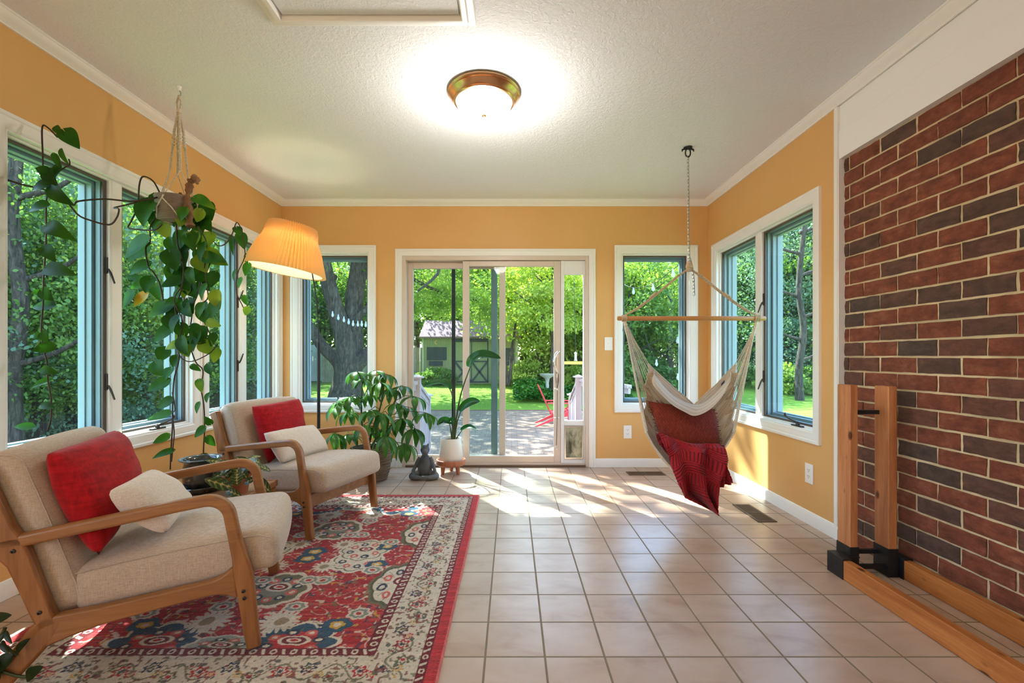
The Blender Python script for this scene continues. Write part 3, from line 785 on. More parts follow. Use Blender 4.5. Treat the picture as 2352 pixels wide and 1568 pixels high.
    for off, rad, cols in ((0, .27, (red, navy, olive)), (.5, .17, (olive, red, gold))):
        s = tw/.088+off; fr = s-np.floor(s)-.5; ph = np.floor(s).astype(int) % 3
        cyo = .30*np.sin(np.floor(s)*2.1+off*3)
        r = np.hypot(fr, ec-cyo); th = np.arctan2(ec-cyo, fr); rr_ = r/(1+.25*np.cos(6*th))
        for k in range(3):
            put(bd & (ph == k) & (rr_ < rad), cols[k]); put(bd & (ph == k) & (rr_ < rad*.62), cream); put(bd & (ph == k) & (rr_ < rad*.36), cols[(k+1) % 3])
    s = tw/.035; fr = s-np.floor(s)-.5; k_ = np.floor(s); cyo = .62*np.sin(k_*1.7+1)
    r = np.hypot(fr*.34, (ec-cyo)*1.0); put(bd & (r < .10) & (vn(60, 60, 12) > .35), navy*.6+olive*.5, .9)
    sm = vn(75, 75, 13); put(bd & (sm > .78), dred, .8); sm = vn(80, 80, 14); put(bd & (sm > .84), olive, .8)
    for (a, b_) in ((.240, .283), (.045, .078)):
        g = band(a, b_); put(g, dred)
        q = (e-a)/(b_-a)-.5; s = t/.036; fr = s-np.floor(s)-.5; ev = (np.floor(s).astype(int) % 2) == 0
        put(g & ev & (np.hypot(fr*.95, q) < .33), cream); put(g & ev & (np.hypot(fr*.95, q) < .17), dred)
        put(g & ~ev & (np.abs(fr+q*.5) < .16) & (np.abs(q) < .36), cream)
    ob = band(0, .045); C = np.where(ob[..., None], (red*.95+rose*.15)*(.7+.5*vn(8, 200, 15)[..., None]), C)
    put(e < .006, rose*1.1+.1)
    C *= (.80+.32*vn(240, 240, 16)[..., None])*(.9+.2*vn(3, 90, 17)[..., None])
    C = np.clip(C, 0, 1)
    Z = .010+.0025*rs.rand(ny, nx); Z[e < .004] = .001
    P3 = np.stack([U+x0, V+y0, Z], -1).reshape(-1, 3)
    o0 = np.array([(x0+x1)/2, (y0+y1)/2, 0.0]); P3 = P3-o0
    idx = np.arange(nx*ny).reshape(ny, nx)
    F = np.stack([idx[:-1, :-1], idx[:-1, 1:], idx[1:, 1:], idx[1:, :-1]], -1).reshape(-1, 4)
    me = bpy.data.meshes.new('rug')
    me.vertices.add(len(P3)); me.vertices.foreach_set('co', P3.astype(np.float32).ravel())
    me.loops.add(F.size); me.loops.foreach_set('vertex_index', F.astype(np.int32).ravel())
    me.polygons.add(len(F)); me.polygons.foreach_set('loop_start', np.arange(0, F.size, 4, dtype=np.int32)); me.polygons.foreach_set('loop_total', np.full(len(F), 4, dtype=np.int32))
    me.update(calc_edges=True)
    ca = me.attributes.new('weave', 'FLOAT_COLOR', 'POINT'); cc = np.ones((nx*ny, 4), np.float32); cc[:, :3] = C.reshape(-1, 3); ca.data.foreach_set('color', cc.ravel())
    m, n, l, b, o = new_mat('rug_pile')
    a = n.new('ShaderNodeAttribute'); a.attribute_name = 'weave'; l.new(a.outputs['Color'], b.inputs['Base Color'])
    b.inputs['Roughness'].default_value = 1; b.inputs['Specular IOR Level'].default_value = .1; b.inputs['Sheen Weight'].default_value = .25
    bump(n, l, noise(n, l, coords(n, l, scale=(1, 1, 1)), 500, 2), .6, .004, b)
    me.materials.append(m)
    ob = bpy.data.objects.new('area_rug', me); scene.collection.objects.link(ob); ob.location = tuple(o0)
    tag(ob, 'red oriental rug with flowered cream border under the armchairs', 'rug')
rug()

# ------------------------------------------------------------------ armchairs
def polystroke(path, widths):
    """flat outline around a centre line in the (s, z) plane"""
    n_ = len(path); Lf, Rt = [], []
    for i in range(n_):
        a = Vector(path[max(i-1, 0)]); b_ = Vector(path[min(i+1, n_-1)]); d = (b_-a).normalized(); nn = Vector((-d.y, d.x)); w = widths[i]/2
        p = Vector(path[i]); Lf.append(p+nn*w); Rt.append(p-nn*w)
    return Lf, Rt
def stroke(mb, path, widths, y0, y1):
    Lf, Rt = polystroke(path, widths); n_ = len(path); vs = []
    for (a, b_) in zip(Lf, Rt):
        vs += [(a.x, y0, a.y), (a.x, y1, a.y), (b_.x, y1, b_.y), (b_.x, y0, b_.y)]
    fs = [(0, 1, 2, 3), tuple(range((n_-1)*4+3, (n_-1)*4-1, -1))]
    for i in range(n_-1):
        for k in range(4): fs.append((i*4+k, i*4+(k+1) % 4, (i+1)*4+(k+1) % 4, (i+1)*4+k))
    mb.add(vs, fs)
def arcpts(c, r, a0, a1, n_): return [(c[0]+r*math.cos(R(a0+(a1-a0)*i/n_)), c[1]+r*math.sin(R(a0+(a1-a0)*i/n_))) for i in range(n_+1)]
def rbox(mb, size, r, n_, xf, bulge=None):
    """rounded cushion block; xf maps local (x, y, z) to the chair"""
    hx, hy, hz = size[0]/2, size[1]/2, size[2]/2
    def coord(k, h):
        g = []
        m_ = 5
        for i in range(m_+1): g.append(-h+r*(1-math.cos(PI/2*i/m_)))
        for i in range(1, n_): g.append(-h+r+(2*h-2*r)*i/n_)
        for i in range(m_+1): g.append(h-r*(1-math.cos(PI/2*(m_-i)/m_)))
        return g
    def sph(p):
        q = Vector((max(-hx+r, min(hx-r, p[0])), max(-hy+r, min(hy-r, p[1])), max(-hz+r, min(hz-r, p[2]))))
        d = Vector(p)-q
        if d.length > 1e-9: d = d.normalized()*r
        p2 = q+d
        if bulge: p2 = bulge(p2)
        return xf(p2)
    gx, gy, gz = coord(0, hx), coord(1, hy), coord(2, hz)
    for (A, B, mk) in ((gx, gy, lambda a, b_, s: (a, b_, s*hz)), (gx, gz, lambda a, b_, s: (a, s*hy, b_)), (gy, gz, lambda a, b_, s: (s*hx, a, b_))):
        for s in (-1, 1):
            vs = [sph(mk(a, b_, s)) for b_ in B for a in A]; nu = len(A)
            mb.add(vs, [(j*nu+i, j*nu+i+1, (j+1)*nu+i+1, (j+1)*nu+i) for j in range(len(B)-1) for i in range(nu-1)])
HW = .315; STK = .034
def chair():
    root = empty('armchair', (0, 0, 0))
    for s in (-1, 1):
        y0, y1 = (s*HW, s*(HW-STK)) if s > 0 else (s*HW, s*(HW-STK))
        mb = MB()
        path = [(-.605, .475), (-.45, .497), (-.30, .518), (-.16, .538), (-.075, .548)]+arcpts((-.068, .478), .070, 92, 8, 8)+[(.010, .44), (.020, .39)]
        stroke(mb, path, [.040]*4+[.040, .040]+[.040]*8+[.041]+[.042], y0, y1)
        mb.build('armrest', 'chair_wood', root, smooth=40, bevel=.010, seg=3, local=True)
        mb = MB(); path = [(.0115, .432), (.0195, .39), (.031, .34), (.040, .285), (.049, .225), (.058, .150), (.068, .06), (.076, .010)]
        stroke(mb, path, [.040, .0425, .048, .062, .058, .052, .048, .046], y0*.9985, y1*1.0015); mb.build('leg', 'chair_wood_upright', root, smooth=40, bevel=.009, seg=3, local=True)
        # side rail with flared ends
        mb = MB(); path = [(-.50, .190), (-.44, .203), (-.36, .214), (-.22, .230), (-.10, .242), (-.045, .248), (-.015, .251), (.020, .255)]
        stroke(mb, path, [.090, .076, .058, .052, .050, .052, .068, .112], y0*.999, y1*.999); mb.build('side_rail', 'chair_wood', root, smooth=40, bevel=.006, local=True)
        mb = MB(); path = [(-.470, .235), (-.500, .190), (-.545, .130), (-.590, .070), (-.630, .010)]
        stroke(mb, path, [.060, .075, .068, .056, .046], y0, y1); mb.build('leg', 'chair_wood_upright', root, smooth=40, bevel=.009, seg=3, local=True)
        mb = MB(); path = [(-.485, .205), (-.508, .275), (-.530, .345), (-.553, .42), (-.585, .478), (-.598, .52), (-.622, .60), (-.655, .705)]
        stroke(mb, path, [.050, .054, .056, .062, .082, .066, .060, .056], y0, y1); mb.build('back_post', 'chair_wood_upright', root, smooth=40, bevel=.007, local=True)
        for (a, b_) in ((.044, .222), (.047, .197), (-.564, .456), (-.503, .258)):
            mb = MB(); M = Matrix.Translation((a, s*(HW+.0005), b_)) @ Matrix.Rotation(-s*PI/2, 4, 'X')
            mb.lathe([(.0, .0), (.0065, .0), (.0060, .003), (.003, .0042), (.0028, .001), (0, .001)], (0, 0, 0), 12, M); mb.build('bolt_head', 'dark_bronze', root, smooth=40, local=True)
    w = HW-STK
    mb = MB(); mb.box(.022, .044, -w, w, .175, .250); mb.build('front_rail', 'chair_wood', root, bevel=.004, local=True)
    mb = MB(); mb.box(-.52, -.495, -w, w, .17, .24); mb.build('rear_rail', 'chair_wood', root, bevel=.004, local=True)
    for z in (.40, .52, .64): s0 = -.53-(z-.345)*.36; mb = MB(); mb.box(s0-.028, s0-.012, -w, w, z-.03, z+.03); mb.build('back_slat', 'chair_wood', root, bevel=.004, local=True)
    # seat cushion
    A = R(-5.2); ca, sa = math.cos(A), math.sin(A)
    def xs(p): x, z = p[0]*ca+p[2]*sa, -p[0]*sa+p[2]*ca; return (x-.150, p[1], z+.310)
    def bs(p):
        q = p.copy(); ex = max(0, 1-(p.x/.31)**2); ey = max(0, 1-(p.y/.29)**2)
        if p.z > 0: q.z += .040*ex**.8*ey**.5*(p.z/.07)
        if p.x > .2: q.x += .016*ey*max(0, 1-(p.z/.09)**2)*(p.x-.2)/.1
        return q
    mb = MB(); rbox(mb, (.60, 2*w-.006, .140), .040, 14, xs, bs); mb.build('seat_cushion', 'beige_linen', root, smooth=180, weld=.0003, local=True)
    # piping along the top side seams of the seat
    scu = [k_ for k_ in root.children if k_.name.startswith('seat_cushion')][0]
    for s in (-1, 1):
        mb = MB()
        pts = [xs(bs(Vector((x, s*(w-.008), .060 if x < .25 else .060-(x-.25)**1.0*.5)))) for x in [-.28+i*.035 for i in range(17)]]
        mb.tube(pts, .0022, 6); mb.build('piping', 'beige_linen', scu, smooth=60, local=True)
    # back cushion
    B_ = R(17.5)
    def xb(p): # local x forward thickness, z up
        x, z = p[0]*math.cos(B_)-p[2]*math.sin(B_), p[0]*math.sin(B_)+p[2]*math.cos(B_); return (x-.540, p[1], z+.485)
    def bb(p):
        q = p.copy(); ez = max(0, 1-(p.z/.30)**2); ey = max(0, 1-(p.y/.29)**2)
        if p.x > 0: q.x += .022*ez**.6*ey**.5
        if p.z > .2: q.z += .010*ey*(p.z-.2)/.08
        return q
    mb = MB(); rbox(mb, (.120, 2*w-.006, .550), .045, 14, xb, bb); bc = mb.build('back_cushion', 'beige_linen', root, smooth=180, weld=.0003, local=True)
    for s in (-1, 1):
        mb = MB()
        pts = [xb(bb(Vector((.046, s*(w-.008), z)))) for z in [-.25+i*.03 for i in range(17)]]+[xb(bb(Vector((.03, s*(w-.010), .255)))), xb(bb(Vector((.0, s*(w-.010), .268))))]
        mb.tube(pts, .0022, 6); mb.build('piping', 'beige_linen', bc, smooth=60, local=True)
    return root
ch1 = chair()
def copy_tree(o, parent=None):
    c_ = o.copy(); scene.collection.objects.link(c_); c_.parent = parent
    for k in o.children: copy_tree(k, c_)
    return c_
ch2 = copy_tree(ch1)
O1 = Vector((-1.096, 1.878, .010)); YW1 = R(21.3)
O2 = Vector((-1.112, 2.884, .010)); YW2 = R(-18.9)
ch1.location = O1; ch1.rotation_euler = (0, 0, YW1)
ch2.location = O2; ch2.rotation_euler = (0, 0, YW2)
tag(ch1, 'beige wooden armchair whose arm is in front of the cream border', 'armchair', 'armchairs on the rug')
ch1['label'] = 'beige wood-frame armchair nearer the camera, below the trailing vine window'
tag(ch2, 'beige wood-frame armchair farther back, in front of the basket plant', 'armchair', 'armchairs on the rug')

def ray_plane(px, py, P, N):
    d = Vector(((px-CX)/FPX, 1, (CY-py)/FPX)); o_ = Vector((0, 0, EYE))
    return o_+d*((P-o_).dot(N)/d.dot(N))
def pillow(name, mat, corners, thick, label, origin_push=0, seed=0, wr=.006, pinch=.05, n_=26, welt=False):
    """corners TL, TR, BR, BL as points; soft closed pillow between them"""
    TL, TR, BR, BL = [Vector(c) for c in corners]
    N = (TR-TL).cross(BL-TL).normalized()
    if N.y > 0: N = -N     # towards the camera side
    r_ = random.Random(seed); ph = [r_.uniform(0, 6) for _ in range(6)]
    C0 = (TL+TR+BR+BL)/4
    mb = MB()
    for s in (-1, 1):
        def fn(u, v):
            U_, V_ = 2*u-1, 2*v-1
            uu = u+ -U_*pinch*(1-V_*V_)*0; 
            p = (TL*(1-u)+TR*u)*(1-v)+(BL*(1-u)+BR*u)*v
            # edges draw in between the corners
            p = p+(C0-p)*pinch*((1-V_*V_)*abs(U_)**3+(1-U_*U_)*abs(V_)**3)
            p = p+(C0-p)*.045*(abs(U_)*abs(V_))**5
            h = (max(0, 1-U_**2)*max(0, 1-V_**2))**.40*thick/2
            w_ = wr*(math.sin(9*u+ph[0]+3*v)*math.sin(5*v+ph[1])+.6*math.sin(17*u*v+ph[2])+.5*math.sin(22*u+ph[3])*math.exp(-((v-.04)/.1)**2))*min(1, h/thick*5)
            return p+N*s*(h+w_)
        mb.grid(fn, n_, n_)
    o = mb.build(name, mat, smooth=180, weld=.0005)
    tag(o, label, 'pillow'); return o
def chair_plane(O, yw, s, z, lean):
    f = Vector((math.cos(yw), math.sin(yw), 0)); N = (f*math.cos(R(lean))+Vector((0, 0, math.sin(R(lean))))).normalized()
    return O+f*s+Vector((0, 0, z)), N
P1, N1 = chair_plane(O1, YW1, -.375, .42, 22)
c1 = [ray_plane(x, y, P1, N1) for (x, y) in ((102, 1040), (266, 984), (318, 1112), (226, 1284))]
pillow('throw_pillow', 'red_velvet', c1, .16, 'red velvet pillow on the nearer armchair, behind a cream pillow', seed=1, wr=.004)
P1b, N1b = chair_plane(O1, YW1, -.22, .47, 38)
c1b = [ray_plane(x, y, P1b, N1b) for (x, y) in ((248, 1126), (338, 1078), (440, 1150), (383, 1226))]
pillow('lumbar_pillow', 'cream_linen', c1b, .125, 'small cream pillow lying against the red pillow on the nearer armchair', seed=2, wr=.003)
P2, N2 = chair_plane(O2, YW2, -.355, .42, 20)
c2 = [ray_plane(x, y, P2, N2) for (x, y) in ((575, 932), (688, 913), (703, 1000), (615, 1068))]
pillow('throw_pillow', 'red_velvet', c2, .14, 'red velvet pillow leaning in the farther armchair', seed=3, wr=.004)
P2b, N2b = chair_plane(O2, YW2, -.22, .46, 38)
c2b = [ray_plane(x, y, P2b, N2b) for (x, y) in ((602, 994), (722, 974), (758, 1032), (645, 1065))]
pillow('lumbar_pillow', 'cream_linen', c2b, .11, 'oblong cream pillow tilted on the farther armchair seat', seed=4, wr=.003)

# ------------------------------------------------------------------ firewood rack by the bricks
rk = empty('log_rack', (1.73, 1.5, 0), 'empty firewood rack of pine lumber and black brackets by bricks', 'firewood rack')
mb = MB(); mb.box(1.568, 1.607, .15, 2.235, .001, .090); mb.build('base_beam', 'pine_long', rk, bevel=.004, seg=3)
mb = MB(); mb.box(1.855, 1.893, .15, 2.235, .001, .090); mb.build('base_beam', 'pine_long', rk, bevel=.004, seg=3)
mb = MB(); mb.box(1.635, 1.673, 2.203, 2.290, .03, .917); mb.build('post', 'pine_upright', rk, bevel=.004, seg=3)
mb = MB(); mb.box(1.803, 1.845, 2.182, 2.268, .03, .912); mb.build('post', 'pine_upright', rk, bevel=.004, seg=3)
def sleeve(px0, px1, py0, py1, bx0, bx1):
    mb = MB(); t = .003
    # beam sleeve
    mb.box(bx0-t, bx1+t, 2.155, 2.262, .092, .097); mb.box(bx0-t-.001, bx0, 2.155, 2.262, 0, .096); mb.box(bx1, bx1+t, 2.155, 2.262, 0, .096); mb.box(bx0-t, bx1+t, 2.257, 2.262, 0, .096)
    # post sleeve
    mb.box(px0-t, px0, py0-t, py1+t, .0, .135); mb.box(px1, px1+t, py0-t, py1+t, .0, .135); mb.box(px0-t, px1+t, py0-t-.001, py0, .0, .135); mb.box(px0-t, px1+t, py1, py1+t, .0, .135)
    mb.box(min(px0, bx0), max(px1, bx1), 2.19, 2.25, .088, .093)
    for y in (2.20, 2.23): mb.box(bx0-.0055, bx0-.003, y-.004, y+.004, .055 if y < 2.21 else .03, .063 if y < 2.21 else .038)
    mb.build('steel_bracket', 'black_metal', rk, bevel=.0015)
sleeve(1.635, 1.673, 2.203, 2.290, 1.568, 1.607); sleeve(1.803, 1.845, 2.182, 2.268, 1.855, 1.893)
mb = MB(); mb.box(1.673, 1.803, 2.235, 2.255, .772, .792); mb.build('cross_bar', 'black_metal', rk, bevel=.002)
mb = MB(); mb.box(1.676, 1.800, 2.20, 2.215, .030, .052); mb.box(1.676, 1.800, 2.245, 2.262, .085, .105); mb.build('cross_bar', 'black_metal', rk, bevel=.002)
# ------------------------------------------------------------------ hammock chair
KN = at(1583, 612, 3.249)
hk = at(1580, 338, 3.249); hk.z = ZC
hook = empty('ceiling_hook', hk, 'black iron hook plate holding the hammock chain', 'hook')
mb = MB(); mb.lathe([(0, 0), (.030, 0), (.028, -.006), (.010, -.012), (0, -.012)], hk, 24)
for s in (-1, 1): mb.tube([hk+Vector((s*.005, 0, -.010)), hk+Vector((s*.025, 0, -.012)), hk+Vector((s*.040, 0, -.018)), hk+Vector((s*.041, 0, -.03))], [.009, .008, .006, .004], 8)
mb.tube([hk+Vector((math.sin(a)*.018, 0, -.040-.030*math.cos(a)+.0)) for a in [i*2*PI/16 for i in range(17)]], .005, 8)
mb.build('hook_plate', 'black_metal', hook, smooth=50)
def chain_links(mb, pts, r=.0028, L=.030, w=.008):
    d = []
    for a, b_ in zip(pts, pts[1:]): d.append((b_-a).length)
    tot = sum(d); n_ = max(1, int(tot/(L*.80))); 
    def posat(s):
        for (a, b_, q) in zip(pts, pts[1:], d):
            if s <= q: return a+(b_-a)*(s/q), (b_-a).normalized()
            s -= q
        return pts[-1], (pts[-1]-pts[-2]).normalized()
    for i in range(n_):
        c_, t = posat(tot*(i+.5)/n_); u = t.orthogonal().normalized()
        u = Quaternion(t, (i % 2)*PI/2+.4) @ u
        ring_ = []
        for k in range(14):
            a = 2*PI*k/14; x, y = math.cos(a), math.sin(a)
            ring_.append(c_+t*(y*w*.9+(L/2-w)*(1 if y > 0 else -1))+u*x*w)
        ring_.append(ring_[0]); mb.tube(ring_, r, 5, cap=False)
ch = empty('hanging_chain', hk, 'thin steel chain from ceiling hook down to hammock ropes', 'chain')
mb = MB(); chain_links(mb, [hk+Vector((0, 0, -.062)), KN+Vector((0, 0, .035))]); mb.build('chain', 'chain_metal', ch, smooth=60)
tail = [KN+Vector((0, -.01, .06)), at(1590, 615, 3.24), at(1593, 640, 3.235), at(1594, 678, 3.235)]
mb = MB(); chain_links(mb, tail); mb.build('loose_chain_end', 'chain_metal', ch, smooth=60)

BL_, BR_ = at(1418, 731, 3.249), at(1758, 731, 3.249)
BLt, BRt = at(1434, 731, 3.249), at(1739, 731, 3.249)
hm = empty('hammock_chair', (KN.x, KN.y, .25), 'cream hammock chair hanging by a wooden spreader bar', 'hammock chair')
mb = MB(); mb.tube([BL_, BL_+Vector((.006, 0, 0)), BR_-Vector((.006, 0, 0)), BR_], [.013, .0165, .0165, .013], 18); mb.build('spreader_bar', 'bar_wood', hm, smooth=50)
mb = MB()
for s, B in ((-1, BLt), (1, BRt)):
    for q in range(4):
        o_ = Vector((0, .006*(q % 2)-.003, .006*(q//2)-.003))
        mid = (KN+B)/2+Vector((0, 0, -.012))+o_*1.5
        mb.tube([KN+Vector((s*.012, 0, -.02))+o_*.5, (KN*.66+mid*.34)+o_*1.2, mid, (B*.6+mid*.4)+o_*1.2, B+Vector((0, 0, .02))+o_*.5], .0042, 6)
    mid = KN*.45+B*.55
    mb.tube([mid+(B-KN)*.06, mid-(B-KN)*.04], .0105, 8)
    for k in range(5): # loops around the bar
        x = B.x+(k-2)*.0075
        mb.tube([(x+.018*math.sin(a)*.15, B.y+.0205*math.sin(a), B.z+.0205*math.cos(a)) for a in [i*2*PI/12 for i in range(13)]], .0045, 6, cap=False)
mb.build('support_rope', 'rope_beige', hm, smooth=60)
mb = MB(); mb.sphere(KN+Vector((0, 0, .004)), (.021, .018, .038), 16)
for k in range(6): z = KN.z-.028+k*.011; mb.tube([(KN.x+.022*math.cos(a)*(1-.12*abs(k-2.5)), KN.y+.020*math.sin(a)*(1-.12*abs(k-2.5)), z) for a in [i*2*PI/14 for i in range(15)]], .006, 6, cap=False)
mb.build('knot', 'rope_beige', hm, smooth=60)
# cloth: u from the left bar end to the right, v from the back edge to the front edge
def cloth_pt(u, v):
    t = 2*u-1
    w = .45+.55*min(1, v*1.25)**.8
    base = (1-abs(t))*(1-w)+w*math.sqrt(max(0, 1-abs(t)**2.0))
    if v < .62: q = v/.62; zm = .700*(1-q)**1.4+.235*(1-(1-q)**1.4); ym = 3.36-.16*q
    else: q = (v-.62)/.38; zm = .235+.055*q*q; ym = 3.20-.26*q
    xm = 1.300-.075*math.sin(v*PI)*.6-.03*v
    zt = BLt.z-.02
    z = zt+(zm-zt)*base
    half = (BRt.x-BLt.x)/2
    # the sides draw in below the bar
    k = math.sin(min(1, abs(t))*PI/2)
    if t < 0: x = xm+(BLt.x-xm)*(abs(t)**1.12)
    else: x = xm+(BRt.x-xm)*(abs(t)**1.12)
    y = 3.249+(ym-3.249)*(base**.7)
    return Vector((x*(y/3.249), y, z))
U0, U1 = .155, .845
def cl(u, v):
    p = cloth_pt(U0+(U1-U0)*u, v)
    f = .010*math.sin(v*23+1.5*math.sin(u*5))*(abs(2*u-1)**1.2+.25)+.005*math.sin(v*51+u*7)
    g = .004*math.sin(u*30+v*6)
    return p+Vector((f*.8, f*.6+g, -abs(f)*.3))
m, n, l, b, o = new_mat('hammock_cloth')
at_ = n.new('ShaderNodeAttribute'); at_.attribute_name = 'stripe'
l.new(ramp(n, l, at_.outputs['Fac'], [(.0, lin('#e9decb')), (.45, lin('#dccab0')), (.55, lin('#c3a58d')), (.75, lin('#e6d9c8')), (1, lin('#bda18f'))]), b.inputs['Base Color']); b.inputs['Roughness'].default_value = .95
tl = n.new('ShaderNodeBsdfTranslucent'); tl.inputs[0].default_value = (.8, .7, .56, 1); ms = n.new('ShaderNodeMixShader'); ms.inputs[0].default_value = .22
l.new(b.outputs[0], ms.inputs[1]); l.new(tl.outputs[0], ms.inputs[2]); l.new(ms.outputs[0], o.inputs[0])
bump(n, l, noise(n, l, coords(n, l), 240, 3), .3, .002, b)
mb = MB(); nu, nv = 90, 110
mb.grid(cl, nu, nv)
mb.attr = [(.5+.5*math.sin((j/(nv-1))*62)*math.sin((j/(nv-1))*17+1))*(.9 if True else 0) for j in range(nv) for i in range(nu)]
mb.build('cloth_seat', 'hammock_cloth', hm, smooth=180, bevel='n', attr='stripe', solid=.003)
# the back edge folds forward over the pillow
up = smooth_pts([cl(.06, 0), at(1505, 862, 3.30), at(1540, 902, 3.32), at(1578, 925, 3.30), at(1612, 926, 3.29), at(1645, 898, 3.30), at(1678, 862, 3.28), cl(.94, 0)], 6)
lo = smooth_pts([cl(.05, .05), at(1500, 882, 3.12), at(1538, 924, 3.05), at(1572, 945, 3.03), at(1597, 954, 3.03), at(1632, 938, 3.04), at(1664, 902, 3.12), cl(.95, .06)], 6)
nn_ = len(up)
def fl_(u, v):
    i = min(nn_-1, int(round(u*(nn_-1)))); a, b_ = up[i], lo[i]; p = a*(1-v)+b_*v
    w_ = math.sin(PI*u)**.6
    return p+Vector((0, -.035*math.sin(PI*v)*w_+.006*math.sin(v*14+u*5)*w_, .012*math.sin(PI*v)*w_))
mb = MB(); mb.grid(fl_, nn_, 22); mb.attr = [.5+.5*math.sin(j*1.1) for j in range(22) for i in range(nn_)]
mb.build('folded_edge', 'hammock_cloth', hm, smooth=180, bevel='n', attr='stripe', solid=.003)
# edge hems
mb = MB()
mb.tube([cl(i/60, 0) for i in range(61)], .0045, 6); mb.tube([cl(i/60, 1) for i in range(61)], .0045, 6)
mb.tube([cl(0, i/50) for i in range(51)], .0035, 6); mb.tube([cl(1, i/50) for i in range(51)], .0035, 6); mb.build('hem', 'rope_cotton', hm, smooth=60)
for s, B, uu in ((0, BLt, 0), (1, BRt, 1)):
    mb = MB()
    for k in range(30):
        v = k/29; e_ = cl(uu, v)
        a_ = B+Vector((0, (v-.5)*.018, -.02)); md = (a_+e_)/2+Vector((0, 0, -.006))
        mb.tube([a_, md, e_], .0024, 5)
    a_ = B+Vector((0, 0, -.01)); e_ = cl(uu, .5)
    mb.tube([a_, a_+(e_-a_)*.10, a_+(e_-a_)*.2], [.013, .012, .008], 8)
    mb.build('cord_fan', 'rope_cotton', hm, smooth=60)
# lace diamonds and care label
for uu, sg in ((.03, 1), (.97, -1)):
    for k in range(4):
        mb = MB(); v0 = .10+k*.13; P_ = cl(uu, v0); A_ = cl(uu, v0-.05); B_2 = cl(uu, v0+.05); C_ = cl(uu+sg*.055, v0); N_ = (B_2-A_).cross(C_-P_).normalized()*.004
        if N_.y > 0: N_ = -N_
        D_ = P_+(P_-C_)*.9
        mb.add([A_+N_, C_+N_, B_2+N_, D_+N_], [(0, 1, 2, 3)]); mb.build('lace_tab', 'rope_beige', hm, solid=.002, bevel='n')
plain('label_navy', '#3c3a52', .7)
mb = MB(); q = [cl(.845, .035), cl(.885, .035), cl(.885, .15), cl(.845, .15)]
N_ = (q[1]-q[0]).cross(q[3]-q[0]).normalized()*.006
if N_.y > 0: N_ = -N_
mb.add([p+N_ for p in q], [(0, 1, 2, 3)]); lb = mb.build('care_label', 'label_navy', hm, solid=.001, bevel='n')
cc_ = sum(q, Vector())/4+N_*1.3; ux = (q[1]-q[0]).normalized(); uy = (q[3]-q[0]).normalized()
mb = MB()
for rr_ in (.006, .0105):
    mb.tube([cc_+ux*rr_*math.cos(a)+uy*rr_*math.sin(a) for a in [i*2*PI/16 for i in range(17)]], .0011, 5, cap=False)
mb.build('emblem', 'rope_cotton', lb)

# rust cushion
m, n, l, b, o = new_mat('rust_chunky')
tc = n.new('ShaderNodeTexCoord'); mpp = n.new('ShaderNodeMapping'); mpp.inputs['Scale'].default_value = (1, 1, 1); l.new(tc.outputs['UV'], mpp.inputs[0])
ck = n.new('ShaderNodeTexBrick'); ck.offset = .5; ck.offset_frequency = 2; ck.inputs['Scale'].default_value = 1; ck.inputs['Brick Width'].default_value = .052; ck.inputs['Row Height'].default_value = .021; ck.inputs['Mortar Size'].default_value = .005; ck.inputs['Mortar Smooth'].default_value = 1
ck.inputs['Color1'].default_value = lin('#94391e'); ck.inputs['Color2'].default_value = lin('#7c2a18'); ck.inputs['Mortar'].default_value = lin('#3a120c')
mpp.inputs['Rotation'].default_value = (0, 0, PI/2)
l.new(mpp.outputs[0], ck.inputs['Vector']); l.new(ck.outputs['Color'], b.inputs['Base Color']); b.inputs['Roughness'].default_value = .95
bump(n, l, ck.outputs['Fac'], -1, .006, b)
def uv_pillow(name, mat, corners, thick, label, n_=30):
    TL, TR, BR, BL = [Vector(c) for c in corners]; N = (TR-TL).cross(BL-TL).normalized()
    if N.y > 0: N = -N
    C0 = (TL+TR+BR+BL)/4; mb = MB(); uv = []
    for s in (-1, 1):
        def fn(u, v):
            U_, V_ = 2*u-1, 2*v-1; p = (TL*(1-u)+TR*u)*(1-v)+(BL*(1-u)+BR*u)*v
            h = (max(0, 1-U_**2)*max(0, 1-V_**2))**.45*thick/2; uv.append((u, v)); return p+N*s*h
        mb.grid(fn, n_, n_)
    o = mb.build(name, mat, smooth=180, bevel='n'); me = o.data; ul = me.uv_layers.new(name='UVMap')
    for lp in me.loops: ul.data[lp.index].uv = uv[lp.vertex_index]
    mb = MB(); r_ = random.Random(2)
    E_ = [(TL, TR), (TR, BR), (BR, BL), (BL, TL)]
    for (a, b_) in E_:
        for i in range(70):
            if a is TL and 16 < i < 64: continue
            p = a+(b_-a)*((i+.5)/70); out = (p-C0).normalized()
            d_ = out*r_.uniform(.006, .020)+Vector((r_.uniform(-.008, .008), r_.uniform(-.006, .006), r_.uniform(-.008, .008))); mb.tube([p, p+d_*.6, p+d_], .0013, 4, cap=False)
    root_ = o
    fr_ = MB(); fr_.v = mb.v; fr_.f = mb.f; fr_.attr = mb.attr; fr_.build('fringe', 'fringe_rust', o)
    tag(o, label, 'pillow'); return o
plain('fringe_rust', '#6e2a1c', .95)
Pp = at(1570, 980, 3.13); Np = Vector((0, -1, .42)).normalized()
cr = [ray_plane(x, y, Pp, Np) for (x, y) in ((1490, 922), (1641, 940), (1656, 1034), (1528, 1030))]
uv_pillow('woven_pillow', 'rust_chunky', cr, .12, 'rust brown chunky woven pillow with fringe in the hammock chair')

